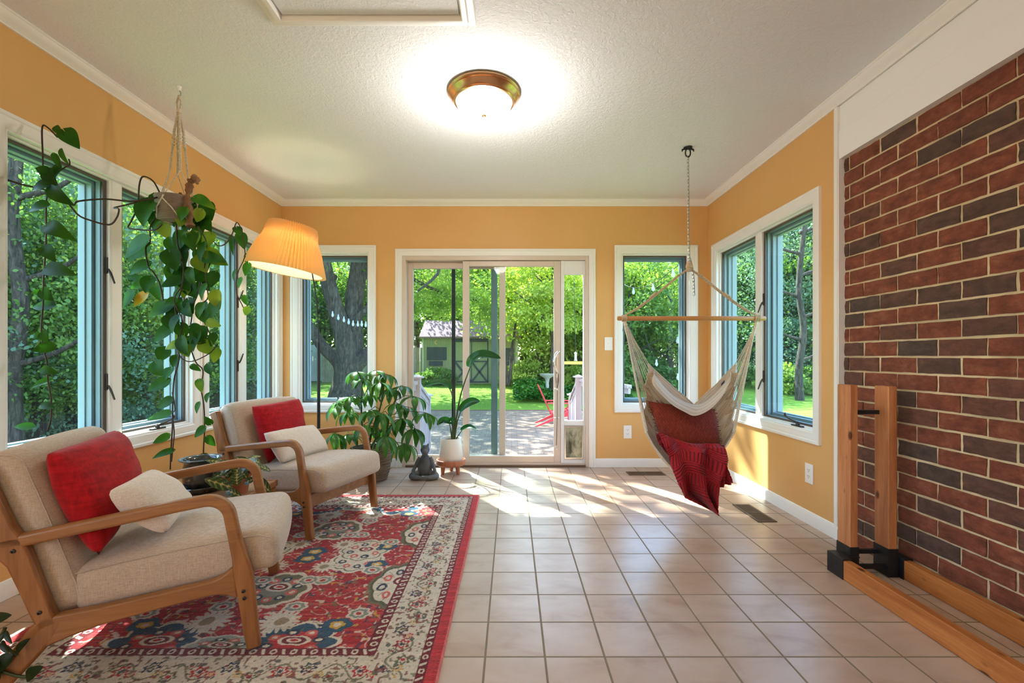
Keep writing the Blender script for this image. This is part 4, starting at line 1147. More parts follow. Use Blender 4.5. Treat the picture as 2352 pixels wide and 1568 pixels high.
# red knitted blanket, ribs modelled in the surface
m, n, l, b, o = new_mat('red_knit')
a_ = n.new('ShaderNodeAttribute'); a_.attribute_name = 'rib'
l.new(mixc(n, l, a_.outputs['Fac'], lin('#5a0612'), lin('#a8101c')), b.inputs['Base Color']); b.inputs['Roughness'].default_value = .95; b.inputs['Sheen Weight'].default_value = .08
bump(n, l, noise(n, l, coords(n, l), 190, 3), .7, .004, b)
def lerp_list(L_, t):
    t = max(0, min(.99999, t))*(len(L_)-1); i = int(t); f = t-i; return [a+(b_-a)*f for a, b_ in zip(L_[i], L_[i+1])]
def knit(name, left, right, nu, nv, foldamp, ribf, parent=None, rim=.005, push=None, folds=2.2, ph=0):
    mb = MB(); at2 = []
    def fn(u, v):
        a = lerp_list(left, v); c_ = lerp_list(right, v)
        px = a[0]+(c_[0]-a[0])*u; py = a[1]+(c_[1]-a[1])*u; d = a[2]+(c_[2]-a[2])*u
        f = math.sin(u*PI*folds*2+v*2.2+ph)*foldamp*(.45+.8*v)*math.sin(min(1, u*(1-u)*7)*PI/2)
        g = .5*foldamp*math.sin(u*9+v*11+ph)
        vv = v+.13*math.sin(u*PI*1.3+.4)
        blk = int(vv*7) % 2
        ribs = math.sin((u+.25*vv)*ribf*2*PI) if blk else math.sin(vv*ribf*1.5*2*PI)
        at2.append(.5+.5*ribs)
        return at(px, py, d-.0)+Vector((0, -(f+g)-rim*ribs, 0))
    mb.grid(fn, nu, nv); mb.attr = at2
    return mb
mb = knit('b', [(1511, 992, 3.02), (1522, 1020, 2.95), (1538, 1045, 2.90), (1545, 1075, 2.87), (1556, 1110, 2.86), (1573, 1142, 2.86), (1637, 1174, 2.88)],
          [(1600, 1028, 3.07), (1650, 1020, 3.00), (1664, 1028, 2.94), (1668, 1055, 2.89), (1664, 1085, 2.87), (1656, 1110, 2.87), (1641, 1174, 2.89)], 190, 190, .045, 22)
bl = empty('knit_blanket', at(1600, 1090, 2.9), 'red ribbed knit blanket hanging over the hammock chair front', 'blanket')
mb.build('blanket_front', 'red_knit', bl, smooth=180, bevel='n', attr='rib', solid=.006)
mb = knit('b', [(1655, 1030, 3.00), (1655, 1070, 2.96), (1650, 1120, 2.94)], [(1667, 1030, 3.03), (1670, 1070, 3.00), (1683, 1108, 2.98)], 40, 60, .012, 8, ph=2)
mb.build('blanket_corner', 'red_knit', bl, smooth=180, bevel='n', attr='rib', solid=.006)
mb = knit('b', [(1506, 995, 3.06), (1514, 1020, 3.0), (1540, 1050, 2.96)], [(1534, 1000, 3.08), (1560, 1022, 3.04), (1600, 1040, 3.0)], 50, 40, .018, 9, ph=1)
mb.build('blanket_fold', 'red_knit', bl, smooth=180, bevel='n', attr='rib', solid=.006)
mb = knit('b', [(1530, 1018, 3.10), (1545, 1040, 3.0), (1560, 1055, 2.97)], [(1640, 1014, 3.10), (1665, 1025, 3.02), (1668, 1050, 2.97)], 90, 40, .016, 16, ph=3)
mb.build('blanket_fold', 'red_knit', bl, smooth=180, bevel='n', attr='rib', solid=.006)

# ------------------------------------------------------------------ bell strap on the door handle
bs = empty('bell_strap', at(1280, 945, 4.32), 'dark strap with jingle bells hanging from the door handle', 'bell strap')
plain('strap_grey', '#3a3a3c', .8)
pts = [at(1279, 852, 4.318), at(1276, 870, 4.325), at(1279, 888, 4.325), at(1280, 900, 4.325), at(1279.5, 960, 4.325), at(1278, 1022, 4.325)]
mb = MB(); mb.tube(pts, [.004, .004, .005, .009, .0095, .0095], 8, flat=.35); mb.tube([at(1282, 853, 4.318), at(1283, 872, 4.325), at(1280, 890, 4.325)], .004, 6); mb.build('strap', 'strap_grey', bs, smooth=60)
for (px, py) in ((1275, 893), (1280, 895), (1275.5, 960), (1283, 959), (1276, 1027), (1279, 1031)):
    mb = MB(); mb.sphere(at(px, py, 4.312), .009, 12); mb.build('bell', 'nickel', bs, smooth=180)

# ------------------------------------------------------------------ plants
leafmat('pothos_green', '#1d4a0f', '#3f7d1c', '#86a632', 5, .32, .55)
leafmat('pothos_light', '#4c7d1e', '#8fae36', '#c9c55a', 5, .38, .55)
leafmat('pothos_dark', '#184410', '#316a18', None, 5, .26, .6)
leafmat('schefflera_green', '#24501a', '#47802a', '#74a540', 6, .34, .36)
leafmat('strelitzia_green', '#0f3a16', '#1f5a22', '#34802e', 4, .22, .28)
leafmat('dark_leaf_green', '#0c220c', '#163814', None, 4, .15, .4)  # plain dark green leaves of the corner plant
plain('stem_green', '#3d4a1c', .6, var=.3); plain('vine_brown', '#3a2c1a', .7, var=.3); plain('stem_light', '#7c9a3c', .6)
m, n, l, b, o = new_mat('maranta_leaf')
a_ = n.new('ShaderNodeAttribute'); a_.attribute_name = 'pat'
l.new(ramp(n, l, a_.outputs['Fac'], [(0, lin('#14240c')), (.45, lin('#2c4216')), (.75, lin('#5d7028')), (.93, lin('#93a04c')), (1, lin('#d8a27c'))]), b.inputs['Base Color']); b.inputs['Roughness'].default_value = .4
def leaf(mb, base, tip, width, N, kind='heart', curl=.18, rows=9, fold=.22, pat=False, cols=7):
    """one leaf blade from base to tip, arched and folded along the midrib"""
    base, tip = Vector(base), Vector(tip); d = tip-base; Ln = d.length
    if Ln < 1e-5: return
    d.normalize(); N = (N-d*N.dot(d))
    N = N.normalized() if N.length > 1e-4 else d.orthogonal().normalized()
    S = d.cross(N).normalized(); vs = []; pa = []
    for i in range(rows+1):
        t = i/rows
        if kind == 'heart': w = width*.5*(math.sin(PI*min(1, t**.62))**.75 if t < 1 else 0)*(1.12-.15*t)
        elif kind == 'lance': w = width*.5*math.sin(PI*t**.85)**.8 if 0 < t < 1 else 0
        else: w = width*.5*math.sin(PI*t**.75)**.6 if 0 < t < 1 else 0
        if i in (0, rows): w = width*.03
        back = -.10*width*(1-t)**4 if kind == 'heart' else 0
        c_ = base+d*(Ln*t)+N*(math.sin(PI*t)*curl*Ln*.5)
        for k in range(cols):
            q = (k/(cols-1))*2-1
            bb_ = back*abs(q)*2.0 if t < .35 else 0
            vs.append(c_+S*(q*w)+N*(abs(q)**1.5*w*fold*(1 if fold > 0 else 1))+d*(bb_-(.10*width*abs(q)*(1-t) if kind == 'heart' else 0)))
            if pat: pa.append(1.0 if abs(q) < .12 else (.55+.45*math.cos((t*9+abs(q)*2.2)*PI*1.0) if abs(q) < .95 else .6)*(.85 if abs(q) > .3 else 1.0))
    fs = [(j*cols+i, j*cols+i+1, (j+1)*cols+i+1, (j+1)*cols+i) for j in range(rows) for i in range(cols-1)]
    k = len(mb.v); mb.v += [tuple(p) for p in vs]; mb.f += [tuple(i+k for i in f) for f in fs]; mb.attr += (pa if pat else [0]*len(vs))
for q_ in ('pothos_green', 'pothos_light', 'pothos_dark'):
    for nd in MATS[q_].node_tree.nodes:
        if nd.type == 'BSDF_PRINCIPLED': nd.inputs['Specular IOR Level'].default_value = .25
TOCAM = Vector((0, -1, .1))
def vine_pts(px, d0, d1):
    n_ = len(px); return [at(x, y, d0+(d1-d0)*i/(n_-1)) for i, (x, y) in enumerate(px)]
lr = random.Random(11)
HP = Vector((-1.834, 2.516, ZC))
pc = at(400, 486, 2.516); pc = Vector((HP.x-.012, 2.516, 0))
pot_z0, pot_z1 = 1.79, 1.925
pp_ = empty('hanging_pothos', (pc.x, pc.y, pot_z0), 'trailing pothos in grey-brown pot with long leafy vines along windows', 'houseplant')
plain('clay_greybrown', '#7a6858', .75, bumpy=.4, bscale=40)
m, n, l, b, o = new_mat('hanging_pot'); v = coords(n, l)
wv = n.new('ShaderNodeTexWave'); wv.bands_direction = 'Z'; wv.inputs['Scale'].default_value = 45; l.new(v, wv.inputs['Vector']); b.inputs['Base Color'].default_value = lin('#857567'); b.inputs['Roughness'].default_value = .6; bump(n, l, wv.outputs['Fac'], .6, .004, b)
plain('soil', '#241810', 1, bumpy=1, bscale=90)
mb = MB(); mb.lathe([(0, pot_z0), (.078, pot_z0), (.087, pot_z0+.01), (.101, pot_z1-.008), (.104, pot_z1), (.097, pot_z1), (.092, pot_z1-.02), (0, pot_z1-.02)], (pc.x, pc.y, 0), 36); mb.build('pot', 'hanging_pot', pp_, smooth=50)
mb = MB(); mb.lathe([(0, pot_z1-.019), (.084, pot_z1-.021)], (pc.x, pc.y, 0), 24); mb.build('soil', 'soil', pp_, bevel='n')
# twisted driftwood standing in the pot
dw = empty('driftwood_piece', at(430, 470, 2.51), 'curled brown driftwood piece standing upright in the hanging pot', 'driftwood')
mb = MB(); mb.tube(smooth_pts([at(437, 520, 2.45), at(434, 490, 2.46), at(430, 460, 2.47), at(434, 435, 2.48), at(438, 417, 2.48), at(444, 408, 2.48), at(451, 411, 2.47), at(453, 422, 2.46)]), [.021+.006*math.sin(i*.33)*math.cos(i*.9+1)+.004*math.sin(i*1.9)-.00030*i for i in range(36)], 12); mb.build('trunk', 'driftwood', dw, smooth=60)
mb = MB(); mb.tube(smooth_pts([at(420, 480, 2.50), at(416, 455, 2.50), at(414, 442, 2.49)]), [.018-.0012*i for i in range(11)], 9); mb.build('side_branch', 'driftwood', dw, smooth=60)
vines = [
 ([(405, 462), (372, 452), (345, 457), (300, 462), (240, 457), (180, 462), (165, 470), (110, 438), (55, 425), (0, 408), (-40, 400)], 2.50, 1.98, .0045),
 ([(130, 448), (150, 458), (178, 492), (205, 505), (250, 516), (268, 500), (273, 480), (262, 477), (300, 468), (335, 457)], 2.08, 2.42, .0040),
 ([(375, 460), (355, 420), (338, 407), (326, 407), (320, 425), (318, 455), (317, 475), (300, 510), (295, 523), (320, 527), (355, 528), (372, 515)], 2.48, 2.42, .0040),
 ([(110, 438), (100, 400), (98, 350), (97, 292), (110, 293), (132, 315)], 2.06, 2.06, .0034),
 ([(110, 438), (106, 470), (106, 540), (103, 600), (100, 650), (99, 700), (95, 750), (100, 800), (108, 830), (110, 870), (118, 920), (117, 960), (110, 987)], 2.05, 2.05, .0034),
 ([(120, 425), (130, 400), (148, 385), (160, 378), (158, 365)], 2.06, 2.04, .003),
 ([(358, 500), (345, 520), (345, 555), (335, 570), (340, 610), (352, 625), (366, 650), (375, 690)], 2.45, 2.42, .0038),
 ([(405, 515), (408, 560), (420, 600), (421, 640), (412, 680), (402, 700), (407, 740), (410, 780), (410, 830), (400, 870), (397, 920), (396, 980), (393, 1030), (391, 1078)], 2.44, 2.50, .0036),
 ([(396, 900), (402, 940), (396, 950), (400, 990), (398, 1020), (394, 1060)], 2.47, 2.49, .003),
 ([(440, 500), (452, 540), (456, 590), (462, 640), (445, 700), (436, 780), (449, 830), (466, 850), (462, 890), (468, 930), (470, 980), (468, 1020), (467, 1048)], 2.48, 2.62, .0036),
 ([(470, 490), (482, 530), (495, 560), (512, 563), (530, 545), (541, 515), (546, 512), (556, 530), (560, 560), (562, 590), (545, 630), (543, 670), (556, 700), (565, 718)], 2.50, 3.42, .0034),
 ([(416, 660), (400, 690), (420, 740), (410, 790), (415, 820), (440, 830), (480, 812), (500, 790)], 2.42, 2.44, .0028),
 ([(455, 520), (475, 560), (470, 620), (478, 680), (466, 700), (475, 750), (490, 780)], 2.46, 2.5, .0032),
]
mb = MB()
for pts, d0, d1, r_ in vines: mb.tube(smooth_pts(vine_pts(pts, d0, d1), 4), r_, 6)
mb.build('vine_stem', 'vine_brown', pp_, smooth=60)
arrows = [(150, 303, 183, 342, 36, 2), (128, 292, 150, 318, 16, 2), (140, 343, 160, 380, 13, 0), (124, 354, 141, 390, 14, 0), (111, 396, 81, 386, 24, 2), (110, 395, 134, 428, 30, 2), (138, 384, 122, 415, 24, 2),
 (117, 424, 72, 440, 30, 2), (118, 426, 171, 472, 38, 2), (108, 474, 65, 490, 34, 2), (110, 520, 176, 554, 36, 2), (103, 568, 128, 601, 28, 2), (98, 574, 80, 580, 14, 2), (107, 616, 176, 632, 34, 2), (97, 668, 123, 690, 26, 2), (92, 672, 75, 668, 14, 2), (122, 702, 74, 706, 28, 2),
 (97, 772, 76, 768, 14, 2), (99, 765, 111, 786, 20, 2), (122, 795, 73, 806, 24, 2), (98, 848, 136, 858, 20, 2), (114, 874, 72, 892, 20, 2), (96, 930, 127, 937, 18, 2), (79, 978, 32, 980, 17, 2)]
boxes = [(321, 365, 463, 520, 0), (349, 372, 449, 488, 0), (344, 371, 492, 523, 0), (389, 405, 449, 474, 0), (404, 424, 480, 512, 0), (367, 393, 518, 549, 1), (447, 471, 486, 510, 1), (456, 485, 490, 526, 0), (420, 437, 535, 564, 1),
 (445, 465, 526, 578, 0), (468, 492, 538, 574, 1), (447, 483, 592, 626, 1), (378, 413, 580, 622, 0), (395, 434, 576, 622, 0), (395, 431, 608, 640, 0), (444, 485, 618, 652, 0), (480, 502, 628, 660, 2), (370, 413, 636, 664, 2),
 (528, 538, 541, 587, 0), (545, 566, 538, 573, 0), (538, 555, 524, 542, 0), (563, 575, 584, 606, 0), (560, 576, 606, 634, 0), (535, 545, 620, 645, 0), (545, 560, 640, 662, 0), (556, 568, 680, 700, 0), (560, 575, 708, 724, 1),
 (329, 355, 640, 673, 2), (318, 338, 640, 662, 0), (378, 403, 684, 704, 0), (386, 409, 706, 748, 2), (380, 409, 728, 760, 2), (415, 438, 658, 684, 1), (421, 447, 703, 728, 0), (442, 468, 652, 695, 0), (485, 511, 672, 710, 1), (480, 511, 698, 732, 2),
 (467, 490, 720, 748, 2), (478, 508, 734, 752, 1), (439, 472, 747, 771, 0), (406, 432, 748, 777, 0), (438, 472, 768, 794, 0), (481, 497, 768, 796, 2), (380, 415, 784, 806, 1), (421, 449, 778, 802, 1), (416, 438, 797, 820, 1), (461, 490, 788, 814, 1),
 (487, 506, 803, 833, 1), (362, 388, 803, 830, 2), (393, 413, 820, 844, 2), (349, 379, 836, 863, 2), (375, 401, 849, 872, 2), (472, 490, 837, 861, 2), (452, 467, 873, 902, 0), (472, 487, 904, 925, 2), (449, 464, 926, 950, 0),
 (455, 478, 560, 600, 0), (430, 452, 540, 580, 0), (405, 425, 545, 590, 0), (350, 372, 655, 690, 0), (430, 455, 620, 655, 0), (395, 420, 560, 600, 2), (460, 480, 655, 690, 0), (425, 450, 690, 720, 2), (452, 474, 700, 730, 0), (400, 424, 690, 720, 0),
 (440, 470, 505, 540, 0), (470, 490, 590, 630, 2), (412, 440, 640, 668, 0)]
arrows2 = [(338, 553, 286, 594, 40, 0), (342, 566, 294, 600, 30, 0), (447, 454, 497, 482, 22, 0), (479, 578, 524, 609, 30, 1), (470, 590, 520, 600, 24, 0), (342, 606, 296, 632, 26, 0), (336, 642, 289, 634, 15, 2), (330, 650, 300, 662, 14, 0), (306, 676, 284, 707, 32, 0), (337, 676, 308, 704, 20, 3),
 (396, 702, 342, 728, 32, 0), (392, 754, 354, 786, 26, 2), (386, 874, 339, 898, 24, 2), (396, 917, 363, 937, 20, 2), (392, 948, 338, 964, 18, 0), (484, 972, 470, 956, 14, 0), (470, 983, 447, 1004, 18, 0), (388, 999, 351, 1018, 15, 0), (477, 1004, 495, 1024, 16, 0), (399, 1034, 350, 1053, 14, 0), (478, 1046, 448, 1050, 12, 0), (440, 840, 462, 852, 12, 0)]
er = random.Random(77)
for i in range(34):
    cx_, cy_ = (max(365, min(478, er.gauss(425, 30))), er.uniform(480, 640)) if i < 22 else (max(395, min(480, er.gauss(440, 24))), er.uniform(640, 800))
    w_ = er.uniform(20, 34); h_ = w_*er.uniform(.9, 1.4); boxes.append((cx_-w_/2, cx_+w_/2, cy_-h_/2, cy_+h_/2, er.choice((0, 0, 1, 2))))
mbs = {k: MB() for k in range(4)}
for (bx, by, tx, ty, w, c_) in arrows:
    d = 2.05+lr.uniform(-.03, .02); L_ = math.hypot(tx-bx, ty-by)*d/FPX
    leaf(mbs[c_], at(bx, by, d), at(tx, ty, d+lr.uniform(-.4, .25)*L_), w*d/FPX, TOCAM+Vector((lr.uniform(-.4, .4), 0, lr.uniform(-.2, .5))), curl=lr.uniform(.05, .25))
def dep(px, py):
    base_ = 2.50
    if px > 500: base_ = 2.55+(px-500)/75*.85
    elif px > 440: base_ = 2.50
    elif py > 700: base_ = 2.48
    return base_+lr.uniform(-.07, .05)
for (bx, by, tx, ty, w, c_) in arrows2:
    d = dep(bx, by); L_ = math.hypot(tx-bx, ty-by)*d/FPX
    leaf(mbs[c_], at(bx, by, d), at(tx, ty, d+lr.uniform(-.4, .3)*L_), w*d/FPX*1.15, TOCAM+Vector((lr.uniform(-.4, .4), 0, lr.uniform(-.2, .5))), curl=lr.uniform(.05, .25))
for (x0, x1, y0, y1, c_) in boxes:
    d = dep((x0+x1)/2, y0); W_, H_ = x1-x0, y1-y0; wide = W_ > H_*1.15; s = lr.choice((-1, 1))
    if wide: b0 = ((x1, y0+H_*.3) if s < 0 else (x0, y0+H_*.3)); t0 = ((x0, y1-H_*.2) if s < 0 else (x1, y1-H_*.2)); w = H_*.95
    else: b0 = ((x0+x1)/2-s*W_*.15, y0); t0 = ((x0+x1)/2+s*W_*.30, y1); w = W_*.95
    L_ = math.hypot(t0[0]-b0[0], t0[1]-b0[1])*d/FPX
    leaf(mbs[c_], at(b0[0], b0[1], d), at(t0[0], t0[1], d+lr.uniform(-.45, .25)*L_), w*d/FPX*1.2, TOCAM+Vector((lr.uniform(-.5, .5), 0, lr.uniform(-.2, .5))), curl=lr.uniform(.05, .28))
for k, mt in ((0, 'pothos_green'), (1, 'pothos_light'), (2, 'pothos_dark')):
    mbs[k].build('foliage', mt, pp_, smooth=180, bevel='n')
plain('leaf_yellow', '#c9a52c', .5); mbs[3].build('yellow_leaf', 'leaf_yellow', pp_, smooth=180, bevel='n')
# macrame hanger
mh = empty('macrame_hanger', HP, 'cream knotted macrame rope hanger holding the pothos pot', 'plant hanger')
mb = MB()
z1 = at(411, 254, 2.516).z; z2 = at(411, 310, 2.516).z; z3 = at(411, 340, 2.516).z; z4 = at(411, 395, 2.516).z
mb.lathe([(0, 0), (.014, -.002), (.010, -.02), (.004, -.026), (0, -.026)], HP, 16); mb.build('ceiling_cup', 'white_plaster', mh, smooth=50)
mb = MB()
mb.tube([HP+Vector((0, 0, -.02)), HP+Vector((.010, 0, -.035)), HP+Vector((.010, 0, -.05)), HP+Vector((-.004, 0, -.058))], .003, 6)
mb.build('screw_hook', 'metal_grey', mh, smooth=60)
mb = MB()
for q in (-1, 1): mb.tube([HP+Vector((0, 0, -.05)), Vector((HP.x+q*.012, HP.y, HP.z-.09)), Vector((HP.x+q*.007, HP.y, z1+.0))], .005, 7)
mb.tube([(HP.x, HP.y, z1+.006), (HP.x, HP.y, z1-.012)], .011, 10)
def cordk(a, r): return Vector((HP.x+math.cos(a)*r, HP.y+math.sin(a)*r, 0))
rimz = pot_z1-.03
for k in range(4):
    a = R(20+90*k+25)
    def P_(r, z): q = cordk(a, r); return Vector((q.x, q.y, z))
    for q in range(3):
        o_ = Vector((.003*math.cos(q*2.1), .003*math.sin(q*2.1), 0)); mb.tube([Vector((HP.x, HP.y, z1))+o_, P_(.022, z2)+o_, P_(.028, z3)+o_, P_(.040, z4)+o_], .0030, 5)
    nst = 16
    for i in range(nst):
        t = i/nst; z = z1+(z2-z1)*t; c_ = P_(.022*t+.002, z); mb.sphere(c_, (.0075, .0075, .005), 8)
    for i in range(4): z = z2+(z3-z2)*(i+.3)/4; mb.sphere(P_(.022+.006*i/4, z), (.0095, .0095, .0085), 10)
    for i in range(12): t = i/12; mb.sphere(P_(.028+.012*t, z3+(z4-z3)*t), (.0065, .0065, .0042), 8)
    for s in (-1, 1):
        a2 = a+s*PI/4; q2 = Vector((pc.x+math.cos(a2)*.107, pc.y+math.sin(a2)*.107, rimz)); q3 = Vector((pc.x+math.cos(a)*.088, pc.y+math.sin(a)*.088, pot_z0+.04)); q4 = Vector((pc.x, pc.y, pot_z0-.012))
        mb.tube([P_(.040, z4), q2], .0030, 5); mb.tube([q2, Vector((pc.x+math.cos(a2-s*.39)*.101, pc.y+math.sin(a2-s*.39)*.101, pot_z0+.06)), Vector((pc.x+math.cos(a)*.088, pc.y+math.sin(a)*.088, pot_z0+.008)), q4], .0030, 5)
mb.tube([(pc.x, pc.y, pot_z0-.004), (pc.x, pc.y, pot_z0-.035)], .011, 10)
r_ = random.Random(4)
for i in range(22):
    a = r_.uniform(0, 6.28); q = .010; mb.tube([(pc.x+.006*math.cos(a), pc.y+.006*math.sin(a), pot_z0-.03), (pc.x+q*math.cos(a), pc.y+q*math.sin(a), pot_z0-.11), (pc.x+(q+.008)*math.cos(a+.4), pc.y+(q+.008)*math.sin(a+.4), pot_z0-.19-r_.uniform(0, .05))], .0020, 4)
mb.build('knotted_rope', 'rope_cotton', mh, smooth=60)

# schefflera in a basket
bc_ = Vector((-1.215, 3.925, 0))
bk = empty('woven_basket', bc_, 'brown seagrass basket on the tiles behind the farther armchair', 'basket')
mb = MB(); nst = 26; prof = [(0, .002)]
for i in range(nst+1):
    t = i/nst; r0 = .138+.034*math.sin(t*PI*.75)**.9; prof.append((r0+.004*(i % 2), .004+.276*t))
prof += [(.150, .286), (.140, .28), (.135, .20), (0, .20)]
mb.lathe(prof, bc_, 72, rf=lambda a, z: 1+.012*math.sin(a*36+z*260)); mb.build('basket_wall', 'seagrass', bk, smooth=60)
mb = MB(); mb.lathe([(0, .232), (.134, .230)], bc_, 24); 
sch = empty('umbrella_plant', (bc_.x, bc_.y, .21), 'large umbrella plant with drooping leaf fans growing in the basket', 'houseplant')
mb.build('soil', 'soil', sch, bevel='n')
C_ = [(819, 852, 3.85, 0), (861, 850, 3.95, 0), (885, 858, 4.0, 0), (833, 868, 3.80, 0), (783, 923, 3.75, 0), (806, 910, 3.80, 0), (873, 877, 3.82, 1), (923, 885, 3.95, 0), (952, 910, 3.9, 0), (977, 947, 3.8, 0), (877, 948, 3.66, 1), (852, 940, 3.75, 0), (923, 960, 3.85, 0),
      (950, 982, 3.8, 1), (930, 1018, 3.75, 1), (886, 1000, 3.62, 1), (835, 975, 3.7, 0), (768, 994, 3.78, 1), (796, 998, 3.85, 0), (911, 925, 3.9, 0), (896, 893, 4.02, 0), (845, 905, 3.95, 0), (800, 945, 3.9, 0), (868, 985, 3.9, 0), (905, 975, 3.95, 0), (775, 935, 3.95, 0), (940, 935, 4.0, 0)]
mb = MB(); sb = MB(); mr = random.Random(9)
trunks = [[(838, 1030), (832, 980), (830, 930), (832, 880)], [(850, 1030), (880, 980), (903, 930), (915, 900)], [(845, 1030), (856, 985), (872, 940), (880, 900)]]
tk = [smooth_pts(vine_pts(t_, 3.92, 3.92), 4) for t_ in trunks]
for t_ in tk: sb.tube(t_, [.011-.00045*i for i in range(len(t_))], 8)
for (px, py, d, big) in C_:
    d += .03; c0 = at(px, py, d)
    best = min((p for t_ in tk for p in t_), key=lambda p: (p-c0).length+abs(p.z-(c0.z-.04))*.8)
    sb.tube([best, (best+c0)/2+Vector((0, 0, .025)), c0], .0028, 5)
    nl = mr.choice((6, 7, 8)); a0 = mr.uniform(0, 6.28)
    for k in range(nl):
        a = a0+2*PI*k/nl+mr.uniform(-.15, .15); Lf = (.135+.03*mr.random())*(1.12 if big else .95)
        out = Vector((math.cos(a), math.sin(a), 0)); droop = mr.uniform(.55, 1.15)+(.25 if big else 0)
        b0 = c0+out*.018+Vector((0, 0, -.006)); sb.tube([c0, b0], .0014, 4, cap=False)
        tip = b0+(out*math.cos(droop)+Vector((0, 0, -math.sin(droop))))*Lf
        tip.y = min(tip.y, 4.33)
        leaf(mb, b0, tip, .050+.012*mr.random(), out*.5+Vector((0, 0, 1)), 'lance', curl=.30, rows=7, fold=.25, cols=5)
mb.build('foliage', 'schefflera_green', sch, smooth=180, bevel='n'); sb.build('stem', 'stem_green', sch, smooth=60)

# bird of paradise in white pot on stand
sc_ = Vector((-.548, 4.13, 0))
wood('stand_terracotta', '#9c5a3c', '#c07a58', 2, .55)
st = empty('plant_stand', sc_, 'round terracotta brown plant stand with three stubby legs', 'plant stand')
mb = MB(); mb.lathe([(0, .078), (.118, .078), (.130, .088), (.134, .105), (.130, .128), (.122, .130), (.118, .112), (0, .108)], sc_, 44); mb.build('stand_tray', 'stand_terracotta', st, smooth=50)
for a in (215, 325, 95):
    p = sc_+Vector((math.cos(R(a))*.085, math.sin(R(a))*.085, 0)); q = sc_+Vector((math.cos(R(a))*.078, math.sin(R(a))*.078, 0))
    mb = MB(); mb.tube([p+Vector((0, 0, .0)), q+Vector((0, 0, .082))], [.015, .022], 16); mb.build('leg', 'stand_terracotta', st, smooth=50)
m, n, l, b, o = new_mat('white_ceramic'); v = coords(n, l); b.inputs['Base Color'].default_value = (.80, .76, .68, 1); b.inputs['Roughness'].default_value = .35; bump(n, l, noise(n, l, v, 150, 2), .1, .001, b)
wp = empty('white_pot', sc_+Vector((0, 0, .109)), 'white tapered ceramic pot standing on the three-legged stand', 'pot')
mb = MB(); mb.lathe([(0, .110), (.104, .110), (.108, .115), (.096, .318), (.093, .322), (.088, .318), (.087, .295), (0, .292)], sc_, 48); mb.build('pot_wall', 'white_ceramic', wp, smooth=50)
bp = empty('bird_of_paradise', sc_+Vector((0, 0, .292)), 'young bird-of-paradise plant with paddle leaves in white pot', 'houseplant')
mb = MB(); mb.lathe([(0, .301), (.086, .299)], sc_, 24); mb.build('soil', 'soil', bp, bevel='n')
sb = MB(); mb = MB(); Dd = 4.13
S_ = [([(1040, 1010), (1050, 950), (1060, 900), (1078, 848), (1084, 834)], .0065), ([(1040, 1010), (1043, 940), (1038, 905), (1030, 888)], .006), ([(1044, 1010), (1050, 970), (1060, 940), (1066, 930)], .005), ([(1038, 1010), (1035, 985), (1032, 972)], .005), ([(1046, 1010), (1056, 995), (1064, 984)], .004)]
for P_, r_ in S_: sb.tube(smooth_pts(vine_pts(P_, Dd, Dd-.02), 4), [r_*1.5-(r_*.9)*i/(4*(len(P_)-1)) for i in range(4*(len(P_)-1)+1)], 7)
def bentleaf(path, d, w, N):
    P_ = smooth_pts([at(x, y, dd) for (x, y), dd in zip(path, d)], 5); nn = len(P_); vs = []; cols = 7
    for i, p in enumerate(P_):
        t = i/(nn-1); tg = (P_[min(i+1, nn-1)]-P_[max(i-1, 0)]).normalized(); S = tg.cross(N).normalized(); ww = w/2*(math.sin(PI*min(1, .06+t*.94))**.7 if t < 1 else .02); ww = max(ww, w*.02); M_ = S.cross(tg).normalized()
        for k in range(cols): q = k/(cols-1)*2-1; vs.append(p+S*q*ww+M_*abs(q)*ww*.45)
    mb.add(vs, [(j*cols+i, j*cols+i+1, (j+1)*cols+i+1, (j+1)*cols+i) for j in range(nn-1) for i in range(cols-1)])
bentleaf([(1076, 842), (1084, 826), (1105, 816), (1128, 817), (1150, 823)], (4.11, 4.10, 4.07, 4.05, 4.02), .095, Vector((-.1, -.85, .6)))
bentleaf([(1037, 893), (1028, 884), (1008, 878), (990, 882), (974, 887)], (4.11, 4.10, 4.08, 4.05, 4.0), .070, Vector((.1, -.6, .8)))
bentleaf([(1056, 944), (1066, 932), (1080, 924), (1092, 922), (1102, 921)], (4.11, 4.10, 4.08, 4.06, 4.04), .080, Vector((0, -.9, .4)))
bentleaf([(1042, 972), (1028, 966), (1015, 966), (1004, 976)], (4.09, 4.07, 4.04, 4.02), .062, Vector((0, -.9, .4)))
bentleaf([(1058, 987), (1068, 982), (1080, 980), (1094, 985)], (4.11, 4.09, 4.06, 4.02), .048, Vector((0, -.8, .6)))
bentleaf([(1034, 968), (1038, 964), (1044, 972)], (4.07, 4.05, 4.04), .045, Vector((0, -.9, .4)))
mb.build('foliage', 'strelitzia_green', bp, smooth=180, bevel='n'); sb.build('stem', 'stem_green', bp, smooth=60)

